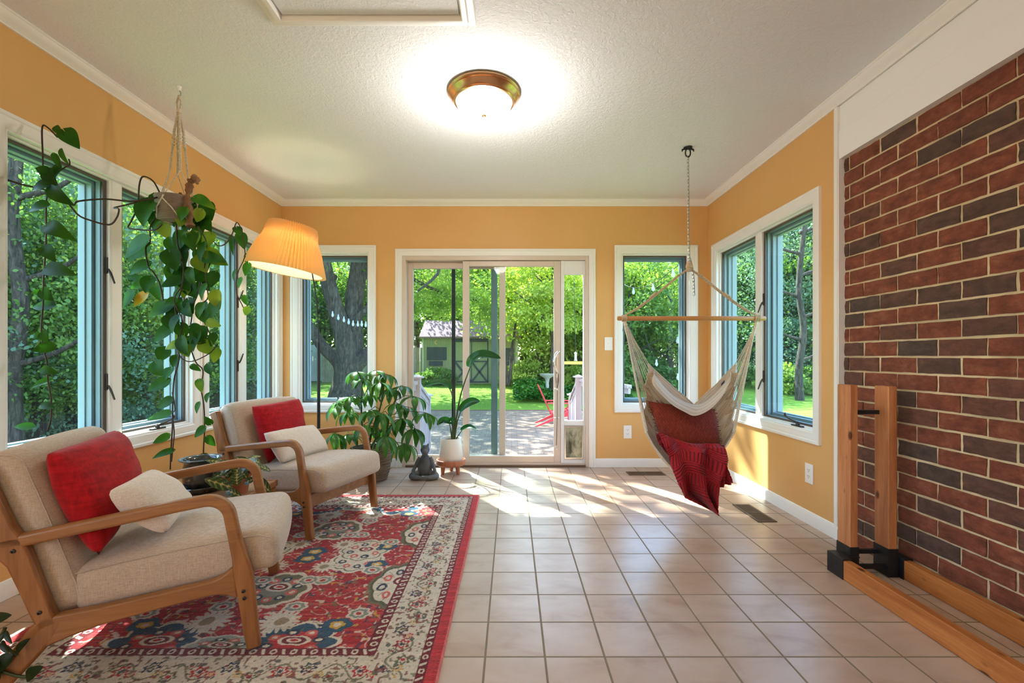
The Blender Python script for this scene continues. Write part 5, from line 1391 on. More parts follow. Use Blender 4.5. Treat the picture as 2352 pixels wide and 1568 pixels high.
# ------------------------------------------------------------------ meditating statue
sc2 = Vector((-.752, 3.965, 0))
stt = bpy.data.objects  # noqa
m, n, l, b, o = new_mat('grey_stone'); v = coords(n, l); l.new(ramp(n, l, noise(n, l, v, 9, 5, .65), [(.3, lin('#43474a')), (.7, lin('#6d7275'))]), b.inputs['Base Color']); b.inputs['Roughness'].default_value = .55; bump(n, l, noise(n, l, v, 60, 4), .4, .003, b)
mb = MB(); O_ = sc2
def V3(x, y, z): return O_+Vector((x, y, z))
mb.lathe([(0, .030), (.052, .030), (.060, .055), (.063, .085), (.060, .115), (.052, .145), (.044, .170), (.034, .190), (.024, .205), (0, .21)], O_, 28, M=Matrix.Scale(.92, 4, (0, 1, 0)))
for s in (-1, 1):
    mb.tube(smooth_pts([V3(s*.035, -.0, .042), V3(s*.075, -.025, .040), V3(s*.104, -.045, .030), V3(s*.085, -.075, .026), V3(s*.04, -.090, .026), V3(s*-.012, -.085, .022)], 4), [.030, .031, .031, .030, .030, .030, .030, .029, .028, .027, .026, .025, .024, .023, .022, .021, .019, .017, .015, .013, .010], 12)
    mb.tube(smooth_pts([V3(s*.040, 0, .178), V3(s*.060, -.008, .150), V3(s*.078, -.025, .110), V3(s*.094, -.045, .072), V3(s*.098, -.052, .055)], 4), [.020, .020, .019, .018, .0175, .017, .0165, .016, .0155, .015, .0145, .014, .0135, .013, .013, .012, .012], 12)
    mb.sphere(V3(s*.099, -.054, .056), (.015, .017, .011), 12)
    mb.tube([V3(s*.020, -.004, .270), V3(s*.027, -.004, .292), V3(s*.030, -.008, .305)], [.011, .009, .003], 10)
    mb.sphere(V3(s*.013, -.036, .252), (.005, .004, .005), 8)
mb.tube([V3(0, 0, .195), V3(0, -.004, .222)], [.026, .024], 14)
mb.sphere(V3(.0, -.004, .248), (.040, .040, .042), 20)
mb.tube([V3(.004, -.028, .238), V3(.008, -.050, .230), V3(.009, -.058, .229)], [.028, .024, .020], 14)
mb.sphere(V3(.009, -.060, .232), (.013, .006, .010), 12); mb.sphere(V3(.006, -.040, .216), (.015, .014, .006), 12)
so = mb.build('garden_statue', 'grey_stone', smooth=60)
md = so.modifiers.new('rm', 'REMESH'); md.mode = 'VOXEL'; md.voxel_size = .0035; md.use_smooth_shade = True
md = so.modifiers.new('sm', 'SMOOTH'); md.factor = .5; md.iterations = 3
tag(so, 'grey meditating animal statue sitting cross-legged by the door', 'statue')

# ------------------------------------------------------------------ side table with glazed pot and prayer plant
tc_ = Vector((-1.60, 2.40, 0))
tb = empty('side_table', tc_, 'low rattan-topped side table between the two armchairs', 'side table')
wood('table_wood', '#8a5a34', '#b98454', 0, .5)
mb = MB(); mb.box(-1.80, -1.36, 2.20, 2.60, .335, .347); mb.build('tabletop', 'rattan', tb)
mb = MB(); mb.box(-1.82, -1.34, 2.18, 2.20, .315, .352); mb.box(-1.82, -1.34, 2.60, 2.62, .315, .352); mb.box(-1.82, -1.80, 2.20, 2.60, .315, .352); mb.box(-1.36, -1.34, 2.20, 2.60, .315, .352); mb.build('table_rim', 'table_wood', tb, bevel=.005)
for (x, y) in ((-1.80, 2.20), (-1.36, 2.20), (-1.80, 2.60), (-1.36, 2.60)):
    mb = MB(); mb.tube([(x, y, 0.0), (x, y, .33)], [.011, .015], 12); mb.build('leg', 'table_wood', tb, smooth=50)
gp = Vector((-1.645, 2.42, .347))
m, n, l, b, o = new_mat('glazed_blue'); v = coords(n, l); l.new(ramp(n, l, noise(n, l, coords(n, l, scale=(8, 8, 2)), 3, 4), [(.3, (.012, .018, .022, 1)), (.6, (.035, .04, .042, 1)), (.8, (.09, .075, .055, 1))]), b.inputs['Base Color']); b.inputs['Roughness'].default_value = .08; b.inputs['Coat Weight'].default_value = .6
gr = empty('glazed_pot', gp, 'dark glossy glazed pot with flared rim on the rattan table', 'pot')
mb = MB(); mb.lathe([(0, .012), (.062, .012), (.075, .022), (.084, .060), (.087, .095), (.082, .130), (.078, .148), (.084, .158), (.099, .166), (.102, .172), (.096, .174), (.075, .160), (.072, .145), (0, .140)], gp, 44); mb.build('pot_wall', 'glazed_blue', gr, smooth=60)
mb = MB(); mb.lathe([(0, .0), (.088, .0), (.104, .010), (.108, .028), (.103, .032), (.094, .016), (.0, .010)], gp, 44); mb.build('saucer', 'glazed_blue', gr, smooth=60)
mb = MB(); mb.lathe([(0, .152), (.074, .150)], gp, 24); mb.build('soil', 'soil', gr, bevel='n')
mp_ = Vector((-1.425, 2.37, .347))
mc = empty('prayer_plant', mp_, 'prayer plant with striped leaves in clay pot on the rattan table', 'houseplant')
plain('terracotta', '#a9603c', .8)
mb = MB(); mb.lathe([(0, 0), (.048, 0), (.062, .085), (.066, .085), (.066, .10), (.060, .10), (.058, .085), (0, .083)], mp_, 32); mb.build('pot', 'terracotta', mc, smooth=40)
mb = MB(); sb = MB(); qr = random.Random(21)
for k in range(34):
    a = qr.uniform(0, 6.28); el = qr.uniform(-.3, 1.0); r0 = qr.uniform(.03, .085)
    b0 = mp_+Vector((math.cos(a)*r0*math.cos(el), math.sin(a)*r0*math.cos(el), .10+r0*max(0, math.sin(el))*1.1+.02))
    Lf = qr.uniform(.055, .085); tip = b0+Vector((math.cos(a+qr.uniform(-.6, .6)), math.sin(a+qr.uniform(-.6, .6)), qr.uniform(-.7, .35))).normalized()*Lf
    leaf(mb, b0, tip, Lf*.52, Vector((0, -.5, 1))+Vector((qr.uniform(-.4, .4), qr.uniform(-.4, .4), 0)), 'oval', curl=.2, rows=18, fold=.12, pat=True, cols=9); sb.tube([mp_+Vector((0, 0, .09)), b0], .0018, 4)
for (bx, by, tx, ty, w, d) in ((535, 1120, 470, 1100, 26, 2.25), (540, 1098, 552, 1068, 30, 2.28), (545, 1085, 545, 1115, 30, 2.24), (570, 1060, 540, 1050, 14, 2.3), (560, 1110, 592, 1098, 16, 2.3), (590, 1100, 622, 1130, 24, 2.3), (520, 1125, 555, 1140, 18, 2.25), (512, 1110, 490, 1088, 16, 2.3)):
    leaf(mb, at(bx, by, d), at(tx, ty, d-.02), w*d/FPX, TOCAM+Vector((0, 0, .5)), 'oval', curl=.15, rows=18, fold=.1, pat=True, cols=9)
mb.build('foliage', 'maranta_leaf', mc, smooth=180, bevel='n', attr='pat'); sb.build('stem', 'vine_brown', mc)

# ------------------------------------------------------------------ plant at the very left, mostly out of frame
cp = Vector((-1.72, 1.33, 0))
cpn = empty('corner_plant', cp, 'dark leafy plant reaching in behind the nearer armchair leg', 'houseplant')
mb = MB(); mb.lathe([(0, 0), (.09, 0), (.12, .20), (.125, .21), (.115, .21), (.11, .19), (0, .185)], cp, 32); mb.build('pot', 'terracotta', cpn, smooth=40)
sb = MB(); mb = MB()
for P_ in ([(-60, 1500), (-20, 1470), (5, 1455), (12, 1440)], [(-60, 1500), (0, 1480), (25, 1495), (38, 1505)], [(-60, 1520), (0, 1540), (40, 1552), (62, 1553)]):
    pts_ = [Vector((cp.x, cp.y, .19))]+vine_pts(P_, 1.36, 1.38); sb.tube(smooth_pts(pts_, 4), .0045, 6)
for (bx, by, tx, ty, w) in ((-22, 1424, 27, 1412, 26), (38, 1498, 70, 1465, 18), (30, 1502, -8, 1540, 34), (60, 1556, 100, 1530, 28), (10, 1455, -2, 1478, 10), (14, 1448, 28, 1478, 12), (5, 1470, 20, 1500, 14), (-10, 1500, 0, 1560, 26)):
    leaf(mb, at(bx, by, 1.37), at(tx, ty, 1.36), w*1.37/FPX, TOCAM+Vector((0, 0, .3)), 'oval', curl=.15)
mb.build('foliage', 'dark_leaf_green', cpn, smooth=180, bevel='n'); sb.build('stem', 'stem_green', cpn, smooth=60)
# ------------------------------------------------------------------ garden
def gz(x, y):
    d = math.hypot(x*.6, y)
    t = max(0, min(1, (d-13)/10)); return -.60+.36*t*t*(3-2*t)+max(0, d-24)*.018
m, n, l, b, o = new_mat('lawn')
v = coords(n, l)
f = noise(n, l, v, .35, 4); g = noise(n, l, v, 40, 3, .7)
c = mixc(n, l, .35, ramp(n, l, f, [(.35, lin('#6f9a35')), (.65, lin('#8fb548'))]), ramp(n, l, g, [(.3, lin('#3f6a1e')), (.7, lin('#a8c75a'))]))
# bare leaf litter towards the woods on the left
a = n.new('ShaderNodeAttribute'); a.attribute_name = 'litter'
c = mixc(n, l, a.outputs['Fac'], c, ramp(n, l, noise(n, l, v, 14, 5, .7), [(.35, lin('#3d352c')), (.6, lin('#6a5d4e')), (.75, lin('#8f8570'))]))
l.new(c, b.inputs['Base Color']); b.inputs['Roughness'].default_value = 1; b.inputs['Specular IOR Level'].default_value = .1
bump(n, l, g, 1, .06, b)
mb = MB(); NXg, NYg = 90, 80
def gp_(u, v):
    x = -60+110*u; y = -8+70*v**1.5; return (x, y, gz(x, y)-.002)
mb.grid(gp_, NXg, NYg)
def litter(x, y):
    t = max(0, min(1, (-x-5.5-.12*y)/2.0)); s = max(0, min(1, (x-13)/2)); return max(t, s)*.95
mb.attr = [litter(p[0], p[1]) for p in mb.v]
tag(mb.build('lawn', 'lawn', attr='litter', smooth=180, origin=(0, 0, -.6)), 'green garden lawn with leaf litter under the trees', 'lawn', kind='structure')
m, n, l, b, o = new_mat('pavers'); v = coords(n, l)
bk_ = n.new('ShaderNodeTexBrick'); bk_.inputs['Scale'].default_value = 1; bk_.inputs['Brick Width'].default_value = .22; bk_.inputs['Row Height'].default_value = .11; bk_.inputs['Mortar Size'].default_value = .006
bk_.inputs['Color1'].default_value = lin('#75604f'); bk_.inputs['Color2'].default_value = lin('#8f7864'); bk_.inputs['Mortar'].default_value = lin('#3c362f'); l.new(v, bk_.inputs['Vector'])
l.new(mixc(n, l, .3, bk_.outputs['Color'], ramp(n, l, noise(n, l, v, 2, 4), [(.3, lin('#5e4c3e')), (.7, lin('#a08c78'))])), b.inputs['Base Color']); b.inputs['Roughness'].default_value = .9
mb = MB(); mb.box(-3.2, 5.5, 4.9, 13.9, -.75, -.585); tag(mb.build('patio', 'pavers', origin=(0, 0, -.75)), 'brick paver patio between house and lawn', 'patio', kind='structure')
plain('edging', '#6b4a3a', .8, var=.2)
mb = MB(); mb.box(-3.2, 5.5, 13.9, 13.98, -.75, -.57); tag(mb.build('patio_edging', 'edging', origin=(0, 13.9, -.75)), 'brown brick edging between patio and lawn', 'edging', kind='structure')
plain('deck_grey', '#a99da3', .7, var=.1)
mb = MB(); mb.box(-1.7, 1.6, D+TH, 4.93, -.12, -.02)
for i in range(3): mb.box(-1.5, 1.4, 4.93+i*.28, 4.93+(i+1)*.28, -.6, -.16-.15*i)
tag(mb.build('door_steps', 'deck_grey', origin=(0, 4.5, -.6)), 'grey landing and steps outside the sliding door', 'steps', kind='structure')
# stair railings
plain('rail_taupe', '#b5a3a3', .6, var=.06)
def railing(name, segs, posts, label):
    root = empty(name, (posts[0][0], posts[0][1], -.585), label, 'railing', 'stair railings outside the door')
    for (x, y, zt) in posts:
        mb = MB(); mb.box(x-.045, x+.045, y-.045, y+.045, -.585, zt-.03); mb.build('post', 'rail_taupe', root, bevel=.004)
        mb = MB(); mb.box(x-.075, x+.075, y-.075, y+.075, zt-.03, zt-.012); mb.add([(x-.06, y-.06, zt-.012), (x+.06, y-.06, zt-.012), (x+.06, y+.06, zt-.012), (x-.06, y+.06, zt-.012), (x, y, zt+.018)], [(0, 1, 4), (1, 2, 4), (2, 3, 4), (3, 0, 4), (0, 3, 2, 1)]); mb.build('post_cap', 'rail_taupe', root)
    for (p, q) in segs:
        p, q = Vector(p), Vector(q)
        mb = MB(); u = (q-p).normalized(); s = Vector((u.y, -u.x, 0)).normalized()*.040
        for (dz, hh, ww) in ((0, .022, 1.0), (-.05, .045, .5)):
            vs = [pt+s*sg*ww+Vector((0, 0, dz+h)) for pt in (p, q) for sg in (-1, 1) for h in (-hh, hh)]
            mb.add(vs, [(0, 1, 3, 2), (4, 6, 7, 5), (0, 4, 5, 1), (2, 3, 7, 6), (0, 2, 6, 4), (1, 5, 7, 3)])
        mb.build('handrail', 'rail_taupe', root); mb = MB()
        lo = Vector((0, 0, -.72)); vs = [pt+s*sg*.5+lo+Vector((0, 0, h)) for pt in (p, q) for sg in (-1, 1) for h in (-.03, .03)]
        mb.add(vs, [(0, 1, 3, 2), (4, 6, 7, 5), (0, 4, 5, 1), (2, 3, 7, 6), (0, 2, 6, 4), (1, 5, 7, 3)])
        mb.build('bottom_rail', 'rail_taupe', root)
        nb = max(2, int((q-p).length/.115)); 
        for i in range(1, nb):
            c_ = p+(q-p)*i/nb; mb = MB(); mb.box(c_.x-.014, c_.x+.014, c_.y-.014, c_.y+.014, c_.z-.72, c_.z-.06); mb.build('baluster', 'rail_taupe', root)
railing('stair_railing', [((-1.15, 5.55, .72), (-1.38, 7.5, .36)), ((-1.45, 5.0, .74), (-1.15, 5.55, .74))], [(-1.15, 5.55, .825), (-1.38, 7.5, .44)], 'taupe railing with balusters descending left of the stairs')
railing('stair_railing', [((1.025, 7.0, .66), (1.10, 8.4, .28)), ((1.06, 6.98, .70), (1.55, 6.0, .66))], [(1.025, 7.0, .767), (1.10, 8.4, .38)], 'taupe railing with balusters seen through the pet panel glass')

# garden chair
plain('red_plastic', '#c8323a', .5)
ac = empty('adirondack_chair', (.93, 10.9, -.585), 'red adirondack chair facing the railing on the patio', 'garden chair')
M = Matrix.Translation((.95, 11.0, -.585))
def slat(x0, x1, y0, y1, z0, z1, nm, rot=None, parent=ac):
    mb = MB(); mm = M if rot is None else M @ rot; mb.box(x0, x1, y0, y1, z0, z1, mm); mb.build(nm, 'red_plastic', parent, bevel=.006)
BR2 = Matrix.Translation((-.02, 0, .30)) @ Matrix.Rotation(R(-24), 4, 'Y')
for i in range(5): slat(-.012, .012, -.25+i*.10, -.16+i*.10, -.06, .74-.03*abs(i-2)**1.5, 'back_slat', BR2)
for i in range(5): slat(-.02+i*.10, .07+i*.10, -.26, .26, .30+i*.018, .32+i*.018, 'seat_slat')
for s in (-1, 1):
    slat(-.10, .58, s*.33-.06, s*.33+.06, .54, .565, 'armrest'); slat(.44, .54, s*.30-.012, s*.30+.012, 0, .54, 'leg')
    mb = MB(); mb.prism([(-.42, 0), (-.34, 0), (.52, .30), (.52, .40), (.45, .40)], s*.28-.012, s*.28+.012, M); mb.build('leg', 'red_plastic', ac, bevel=.004)

# shed
plain('shed_olive', '#8f8e63', .8, var=.06); plain('shed_dark', '#30363a', .7); plain('shed_roof', '#8a6a72', .9, var=.1); plain('shed_white', '#b0ae94', .7)
SD = 22.0
def sx(px): return (px-CX)*SD/FPX
def szz(py): return EYE+(CY-py)*SD/FPX
sh = empty('garden_shed', (sx(1080), SD, szz(884)), 'olive board garden shed with dark cross-braced doors and moon cutout', 'shed')
x0, x1, zb, zt = sx(972), sx(1190), szz(886), szz(776)
mb = MB(); mb.box(x0, x1, SD, SD+2.6, zb, zt)
nb = 36
for i in range(nb): x = x0+(x1-x0)*(i+.5)/nb; mb.box(x-.012, x+.012, SD-.02, SD, zb, zt)
mb.build('shed_wall', 'shed_olive', sh)
mb = MB(); mb.prism([(SD-.25, zt-.02), (SD+1.3, zt+.85), (SD+2.85, zt-.02), (SD+2.85, zt+.06), (SD+1.3, zt+.95), (SD-.25, zt+.06)], x0-.15, x1+.15, None, 'x'); mb.build('roof', 'shed_roof', sh)
def sfront(name, boxes_, mat, t=.05, parent=sh):
    mb = MB()
    for (a, b_, c_, d_) in boxes_: mb.box(sx(a), sx(b_), SD-.02-t, SD-.02, szz(d_), szz(c_))
    return mb.build(name, mat, parent)
sfront('door_header', [(1043, 1122, 778, 785)], 'shed_dark')
dd_ = [(1043, 1046, 785, 878), (1082, 1084, 785, 878), (1119, 1122, 785, 878), (1043, 1122, 828, 831), (1043, 1122, 875, 878)]
dfr = sfront('shed_door', dd_, 'shed_dark')
mb = MB()
for (a, b_) in ((1046, 1082), (1084, 1119)):
    for (p, q) in (((a, 831), (b_, 876)), ((a, 876), (b_, 831))):
        P_, Q_ = Vector((sx(p[0]), SD-.05, szz(p[1]))), Vector((sx(q[0]), SD-.05, szz(q[1]))); u = (Q_-P_).normalized(); s = Vector((-u.z, 0, u.x))*.045
        mb.add([P_+s, P_-s, Q_-s, Q_+s, P_+s-Vector((0, .03, 0)), P_-s-Vector((0, .03, 0)), Q_-s-Vector((0, .03, 0)), Q_+s-Vector((0, .03, 0))], [(0, 1, 2, 3), (4, 7, 6, 5), (0, 4, 5, 1), (2, 6, 7, 3), (1, 5, 6, 2), (0, 3, 7, 4)])
mb.build('cross_brace', 'shed_dark', dfr)
sfront('window', [(989, 1018, 797, 827)], 'slot_dark', .03); sfront('shutter', [(981, 988, 797, 827)], 'shed_dark'); sfront('shutter', [(1019, 1026, 797, 827)], 'shed_dark'); sfront('flower_box', [(987, 1017, 829, 839)], 'shed_dark', .18)
sfront('window', [(1148, 1172, 799, 828)], 'slot_dark', .03); sfront('shutter', [(1173, 1180, 799, 828)], 'shed_dark'); sfront('flower_box', [(1146, 1172, 829, 840)], 'shed_dark', .18)
sfront('corner_board', [(970, 974, 776, 886), (1184, 1190, 776, 886)], 'shed_white')
mb = MB(); mc_ = Vector((sx(1003), SD-.04, szz(786))); pts_o = [(math.cos(a)*.10, math.sin(a)*.10) for a in [R(60+i*20) for i in range(13)]]; pts_i = [(.045+math.cos(a)*.085, math.sin(a)*.085) for a in [R(295-i*19) for i in range(13)]]
mb.prism([(mc_.x+x, mc_.z+z) for (x, z) in pts_o+pts_i], SD-.05, SD-.02); mb.build('moon_cutout', 'orange_paint', sh)

# fences
plain('fence_grey', '#8d8878', .9, var=.15); plain('fence_white', '#c3c9cf', .8, var=.05)
def fence(name, p, q, h, mat, label, step=.14):
    p, q = Vector(p), Vector(q); L_ = (q-p).length; u = (q-p)/L_; s = Vector((u.y, -u.x, 0)); root = empty(name, ((p+q)/2), label, 'fence')
    mb = MB(); nb = int(L_/step)
    for i in range(nb):
        a = p+u*(i*step); b_ = a+u*(step*.90); z = gz(a.x, a.y)
        vs = [c_+s*t+Vector((0, 0, zz-c_.z)) for c_ in (a, b_) for t in (0, .02) for zz in (z, z+h)]
        mb.add(vs, [(0, 1, 3, 2), (4, 6, 7, 5), (0, 4, 5, 1), (2, 3, 7, 6), (0, 2, 6, 4), (1, 5, 7, 3)])
    mb.build('board_panel', mat, root)
    mb = MB()
    for i in range(int(L_/2.4)+1):
        a = p+u*min(L_, i*2.4); z = gz(a.x, a.y); mb.box(a.x-.05, a.x+.05, a.y-.07, a.y+.03, z, z+h+.08)
    mb.build('fence_post', mat, root)
fence('wooden_fence', (-9.5, 23.0, -.2), (-4.3, 22.4, -.2), 1.75, 'fence_grey', 'weathered board fence left of the garden shed')
fence('wooden_fence', (-15.5, 24.5, -.2), (-9.6, 24.0, -.2), 1.9, 'fence_white', 'pale fence seen behind the big forked tree')

# trees
leafmat('leaf_sunny', '#7d9c3c', '#b0c45c', '#d6dd8c', .8, .55, .6)
leafmat('leaf_deep', '#4c7038', '#7c9a4a', '#a8bd6c', .7, .5, .6)
leafmat('leaf_conifer', '#50705e', '#7c9a80', '#aabf9c', .7, .42, .65)
leafmat('leaf_bed', '#1f4f18', '#3d7a26', '#6aa03e', 2, .35, .5)
m, n, l, b, o = new_mat('bark'); v = coords(n, l, scale=(5, 5, 1.2))
f = noise(n, l, v, 3, 6, .7, 1.0); l.new(ramp(n, l, f, [(.35, lin('#2a221d')), (.55, lin('#574b41')), (.75, lin('#7d7166'))]), b.inputs['Base Color']); b.inputs['Roughness'].default_value = .95; bump(n, l, f, 1, .10, b)
def crown_mesh(name, mat, N_, rad, leafsize, seed, clusters=60, flat=.8, droop=.0, hollow=.35):
    r = np.random.RandomState(seed)
    d = r.normal(size=(clusters, 3)); d /= np.linalg.norm(d, axis=1)[:, None]; rr = (hollow+(1-hollow)*r.rand(clusters)**.5)[:, None]
    cc = d*rr*np.array([rad, rad, rad*flat]); cs = rad*(.16+.16*r.rand(clusters))
    k = r.randint(0, clusters, N_); g = r.normal(size=(N_, 3)); g /= np.maximum(.4, np.linalg.norm(g, axis=1))[:, None]; g *= r.rand(N_, 1)**.4
    P = cc[k]+g*cs[k][:, None]*np.array([1.5, 1.5, .75]); P[:, 2] -= droop*np.abs(g[:, 0])*cs[k]
    a1 = r.normal(size=(N_, 3)); a1[:, 2] -= .3; a1 /= np.linalg.norm(a1, axis=1)[:, None]; a2 = np.cross(a1, r.normal(size=(N_, 3))+[0, 0, 1.2]); a2 /= np.maximum(1e-6, np.linalg.norm(a2, axis=1))[:, None]
    s = (leafsize*(.6+.8*r.rand(N_)))[:, None]
    V = np.stack([P-a1*s*.5, P-a1*s*.22+a2*s*.26, P+a1*s*.12+a2*s*.30, P+a1*s*.55, P+a1*s*.12-a2*s*.30, P-a1*s*.22-a2*s*.26], 1).reshape(-1, 3)
    me = bpy.data.meshes.new(name); me.vertices.add(len(V)); me.vertices.foreach_set('co', V.astype(np.float32).ravel())
    me.loops.add(N_*6); me.loops.foreach_set('vertex_index', np.arange(N_*6, dtype=np.int32)); me.polygons.add(N_)
    me.polygons.foreach_set('loop_start', np.arange(0, N_*6, 6, dtype=np.int32)); me.polygons.foreach_set('loop_total', np.full(N_, 6, dtype=np.int32)); me.update(calc_edges=True); me.materials.append(MATS[mat]); return me
CM = {
 's0': crown_mesh('crown', 'leaf_sunny', 4200, 2.6, .17, 1, 48), 's1': crown_mesh('crown', 'leaf_sunny', 4200, 2.6, .17, 2, 40),
 'd0': crown_mesh('crown', 'leaf_deep', 4400, 2.8, .17, 3, 50, .95), 'd1': crown_mesh('crown', 'leaf_deep', 4400, 2.8, .17, 4, 44, .95),
 'c0': crown_mesh('crown', 'leaf_conifer', 12000, 2.6, .10, 5, 70, 1.3, .3), 'n0': crown_mesh('crown', 'leaf_deep', 11000, 2.6, .095, 15, 60, .95), 'n1': crown_mesh('crown', 'leaf_sunny', 11000, 2.6, .095, 16, 54, .95), 'b0': crown_mesh('shrub', 'leaf_deep', 2600, .8, .10, 6, 30, .75), 'b1': crown_mesh('shrub', 'leaf_sunny', 2600, .8, .10, 7, 30, .75)}
def trunk(mb, pts, rads, n_=12): mb.tube(smooth_pts([Vector(p) for p in pts], 4), [rads[min(len(rads)-1, i//4)]+(rads[min(len(rads)-1, i//4+1)]-rads[min(len(rads)-1, i//4)])*((i % 4)/4) for i in range(4*(len(pts)-1)+1)], n_)
tr_ = random.Random(31)
TM_ = {}
def trunk_mesh(k):
    if k not in TM_:
        mb = MB(); q = random.Random(k)
        p = [(0, 0, -.4), (q.uniform(-.1, .1), 0, 1.2), (q.uniform(-.2, .2), q.uniform(-.2, .2), 2.8), (q.uniform(-.4, .4), 0, 4.6), (q.uniform(-.5, .5), 0, 6.4)]
        trunk(mb, p, [.20, .16, .13, .09, .04])
        for i in range(7):
            z = q.uniform(1.6, 5.4); a = q.uniform(0, 6.28); L_ = q.uniform(1.2, 2.4); trunk(mb, [(0, 0, z), (math.cos(a)*L_*.5, math.sin(a)*L_*.5, z+.35*L_), (math.cos(a)*L_, math.sin(a)*L_, z+.6*L_)], [.07, .045, .015], 7)
        o = mb.build('trunk', 'bark', smooth=180, local=True); TM_[k] = o.data; bpy.data.objects.remove(o)
    return TM_[k]
def tree(x, y, ckey, scale, zc, label, group, trunkk=None, cn=2):
    z = gz(x, y); root = empty('garden_tree', (x, y, z), label, 'tree', group); root.rotation_euler = (0, 0, tr_.uniform(0, 6.28))
    t_ = bpy.data.objects.new('trunk', trunk_mesh(trunkk if trunkk is not None else tr_.randint(0, 3))); scene.collection.objects.link(t_); t_.parent = root; t_.scale = (scale, scale, scale*zc/3.6)
    for i in range(cn):
        c_ = bpy.data.objects.new('crown', CM[ckey]); scene.collection.objects.link(c_); c_.parent = root
        c_.location = (tr_.uniform(-.8, .8)*scale*(i > 0), tr_.uniform(-.8, .8)*scale*(i > 0), (zc+i*1.9*(1 if ckey[0] != 'c' else 1.7))*scale); c_.scale = (scale, scale, scale*tr_.uniform(.85, 1.1)); c_.rotation_euler = (0, 0, tr_.uniform(0, 6.28))
def px2(px, d): return (px-CX)*d/FPX
# big forked maple in the window behind the lamp
bx, by = px2(797, 16), 16.0; bz = gz(bx, by)
bt_ = empty('maple_tree', (bx, by, bz), 'huge old maple whose thick trunk forks low behind the lamp window', 'tree')
def A_(px, py, d=16): return at(px, py, d)
mb = MB()
trunk(mb, [A_(797, 930), A_(796, 905), A_(797, 880), A_(800, 855), A_(799, 832)], [.78*q_ for q_ in [1.02, .78, .62, .60, .66]], 20)
trunk(mb, [A_(800, 850), A_(797, 810, 15.9), A_(786, 760, 15.8), A_(768, 700, 15.7), A_(752, 640, 15.6), A_(742, 590, 15.5), A_(733, 520, 15.4)], [.78*q_ for q_ in [.52, .46, .40, .34, .32, .28, .22]], 16)
trunk(mb, [A_(803, 850), A_(812, 800, 16.2), A_(812, 740, 16.3), A_(815, 680, 16.4), A_(823, 620, 16.5), A_(826, 560, 16.5), A_(832, 470, 16.6)], [.78*q_ for q_ in [.52, .44, .40, .42, .38, .34, .24]], 16)
trunk(mb, [A_(797, 852), A_(772, 825), A_(745, 800), A_(722, 768), A_(702, 735), A_(680, 690)], [.78*q_ for q_ in [.40, .30, .26, .24, .20, .14]], 12)
trunk(mb, [A_(805, 850), A_(825, 832), A_(845, 812), A_(875, 780), A_(910, 740), A_(950, 700)], [.78*q_ for q_ in [.40, .34, .28, .22, .18, .12]], 12)
trunk(mb, [A_(815, 735), A_(832, 720), A_(850, 702), A_(880, 680)], [.78*q_ for q_ in [.2, .16, .12, .08]], 10)
trunk(mb, [A_(770, 640), A_(745, 625), A_(728, 600)], [.78*q_ for q_ in [.18, .16, .14]], 8); trunk(mb, [A_(838, 640), A_(850, 610), A_(862, 570)], [.78*q_ for q_ in [.1, .09, .06]], 8)
trunk(mb, [A_(830, 560), A_(890, 600, 16.4), A_(985, 660, 17), A_(1095, 690, 18.3)], [.78*q_ for q_ in [.14, .11, .08, .04]], 8)
trunk(mb, [A_(780, 560), A_(850, 500, 15), A_(940, 520, 13.5), A_(1010, 610, 12.5), A_(960, 668, 12)], [.78*q_ for q_ in [.2, .14, .10, .06, .03]], 8)
mb.build('trunk', 'bark', bt_, smooth=180)
c_ = bpy.data.objects.new('crown', crown_mesh('maple_crown', 'leaf_deep', 21000, 7.0, .22, 12, 170, .50, 0, .3)); scene.collection.objects.link(c_); c_.parent = bt_; c_.location = (-.2, .8, 9.2)
for (px, py, d, k, s) in ((985, 655, 17, 's0', .55), (1035, 690, 18, 's1', .50), (1095, 700, 18.5, 's0', .42), (945, 700, 17, 's1', .42)):
    c_ = bpy.data.objects.new('crown', CM[k]); scene.collection.objects.link(c_); c_.parent = bt_; c_.location = at(px, py, d)-bt_.location; c_.scale = (s, s, s*.7)
# V-stemmed tree before the shed
vt = empty('young_tree', (px2(1160, 20), 20, gz(px2(1160, 20), 20)), 'young two-stemmed tree before the right end of the shed', 'tree')
mb = MB(); trunk(mb, [A_(1166, 885, 20), A_(1162, 850, 20), A_(1155, 800, 20), A_(1146, 740, 20)], [.09, .075, .06, .04], 8); trunk(mb, [A_(1168, 885, 20), A_(1173, 850, 20), A_(1176, 800, 20), A_(1186, 730, 20)], [.09, .075, .06, .04], 8); mb.build('trunk', 'bark', vt, smooth=180)
c_ = bpy.data.objects.new('crown', CM['s1']); scene.collection.objects.link(c_); c_.parent = vt; c_.location = A_(1180, 690, 20)-vt.location; c_.scale = (.95, .95, .75)
g1 = 'leafy trees behind the lawn, seen through the door'
for (px, d, k, s, zc) in ((955, 30, 's0', 1.1, 3.4), (1010, 27, 's1', .9, 4.6), (1075, 30, 'd0', 1.2, 4.2), (1130, 27, 's0', 1.0, 5.2), (1235, 22, 's1', .95, 3.2), (1290, 27, 'd1', 1.1, 3.0), (1335, 22, 's0', 1.0, 3.4), (1210, 33, 'd0', 1.5, 3.4), (1340, 34, 's1', 1.5, 3.6), (1100, 38, 's1', 1.6, 4.0), (1270, 17.5, 's0', .62, 5.8), (1180, 36, 's0', 1.5, 3.6), (1255, 30, 's1', 1.3, 2.2), (1310, 30, 's0', 1.2, 2.0)):
    tree(px2(px, d), d, k, s, zc, {'s': 'sunlit yellow-green tree standing behind the lawn and shed', 'd': 'darker full-leaved tree standing behind the lawn and shed'}[k[0]], g1)
g2 = 'woodland trees seen through the hammock window'
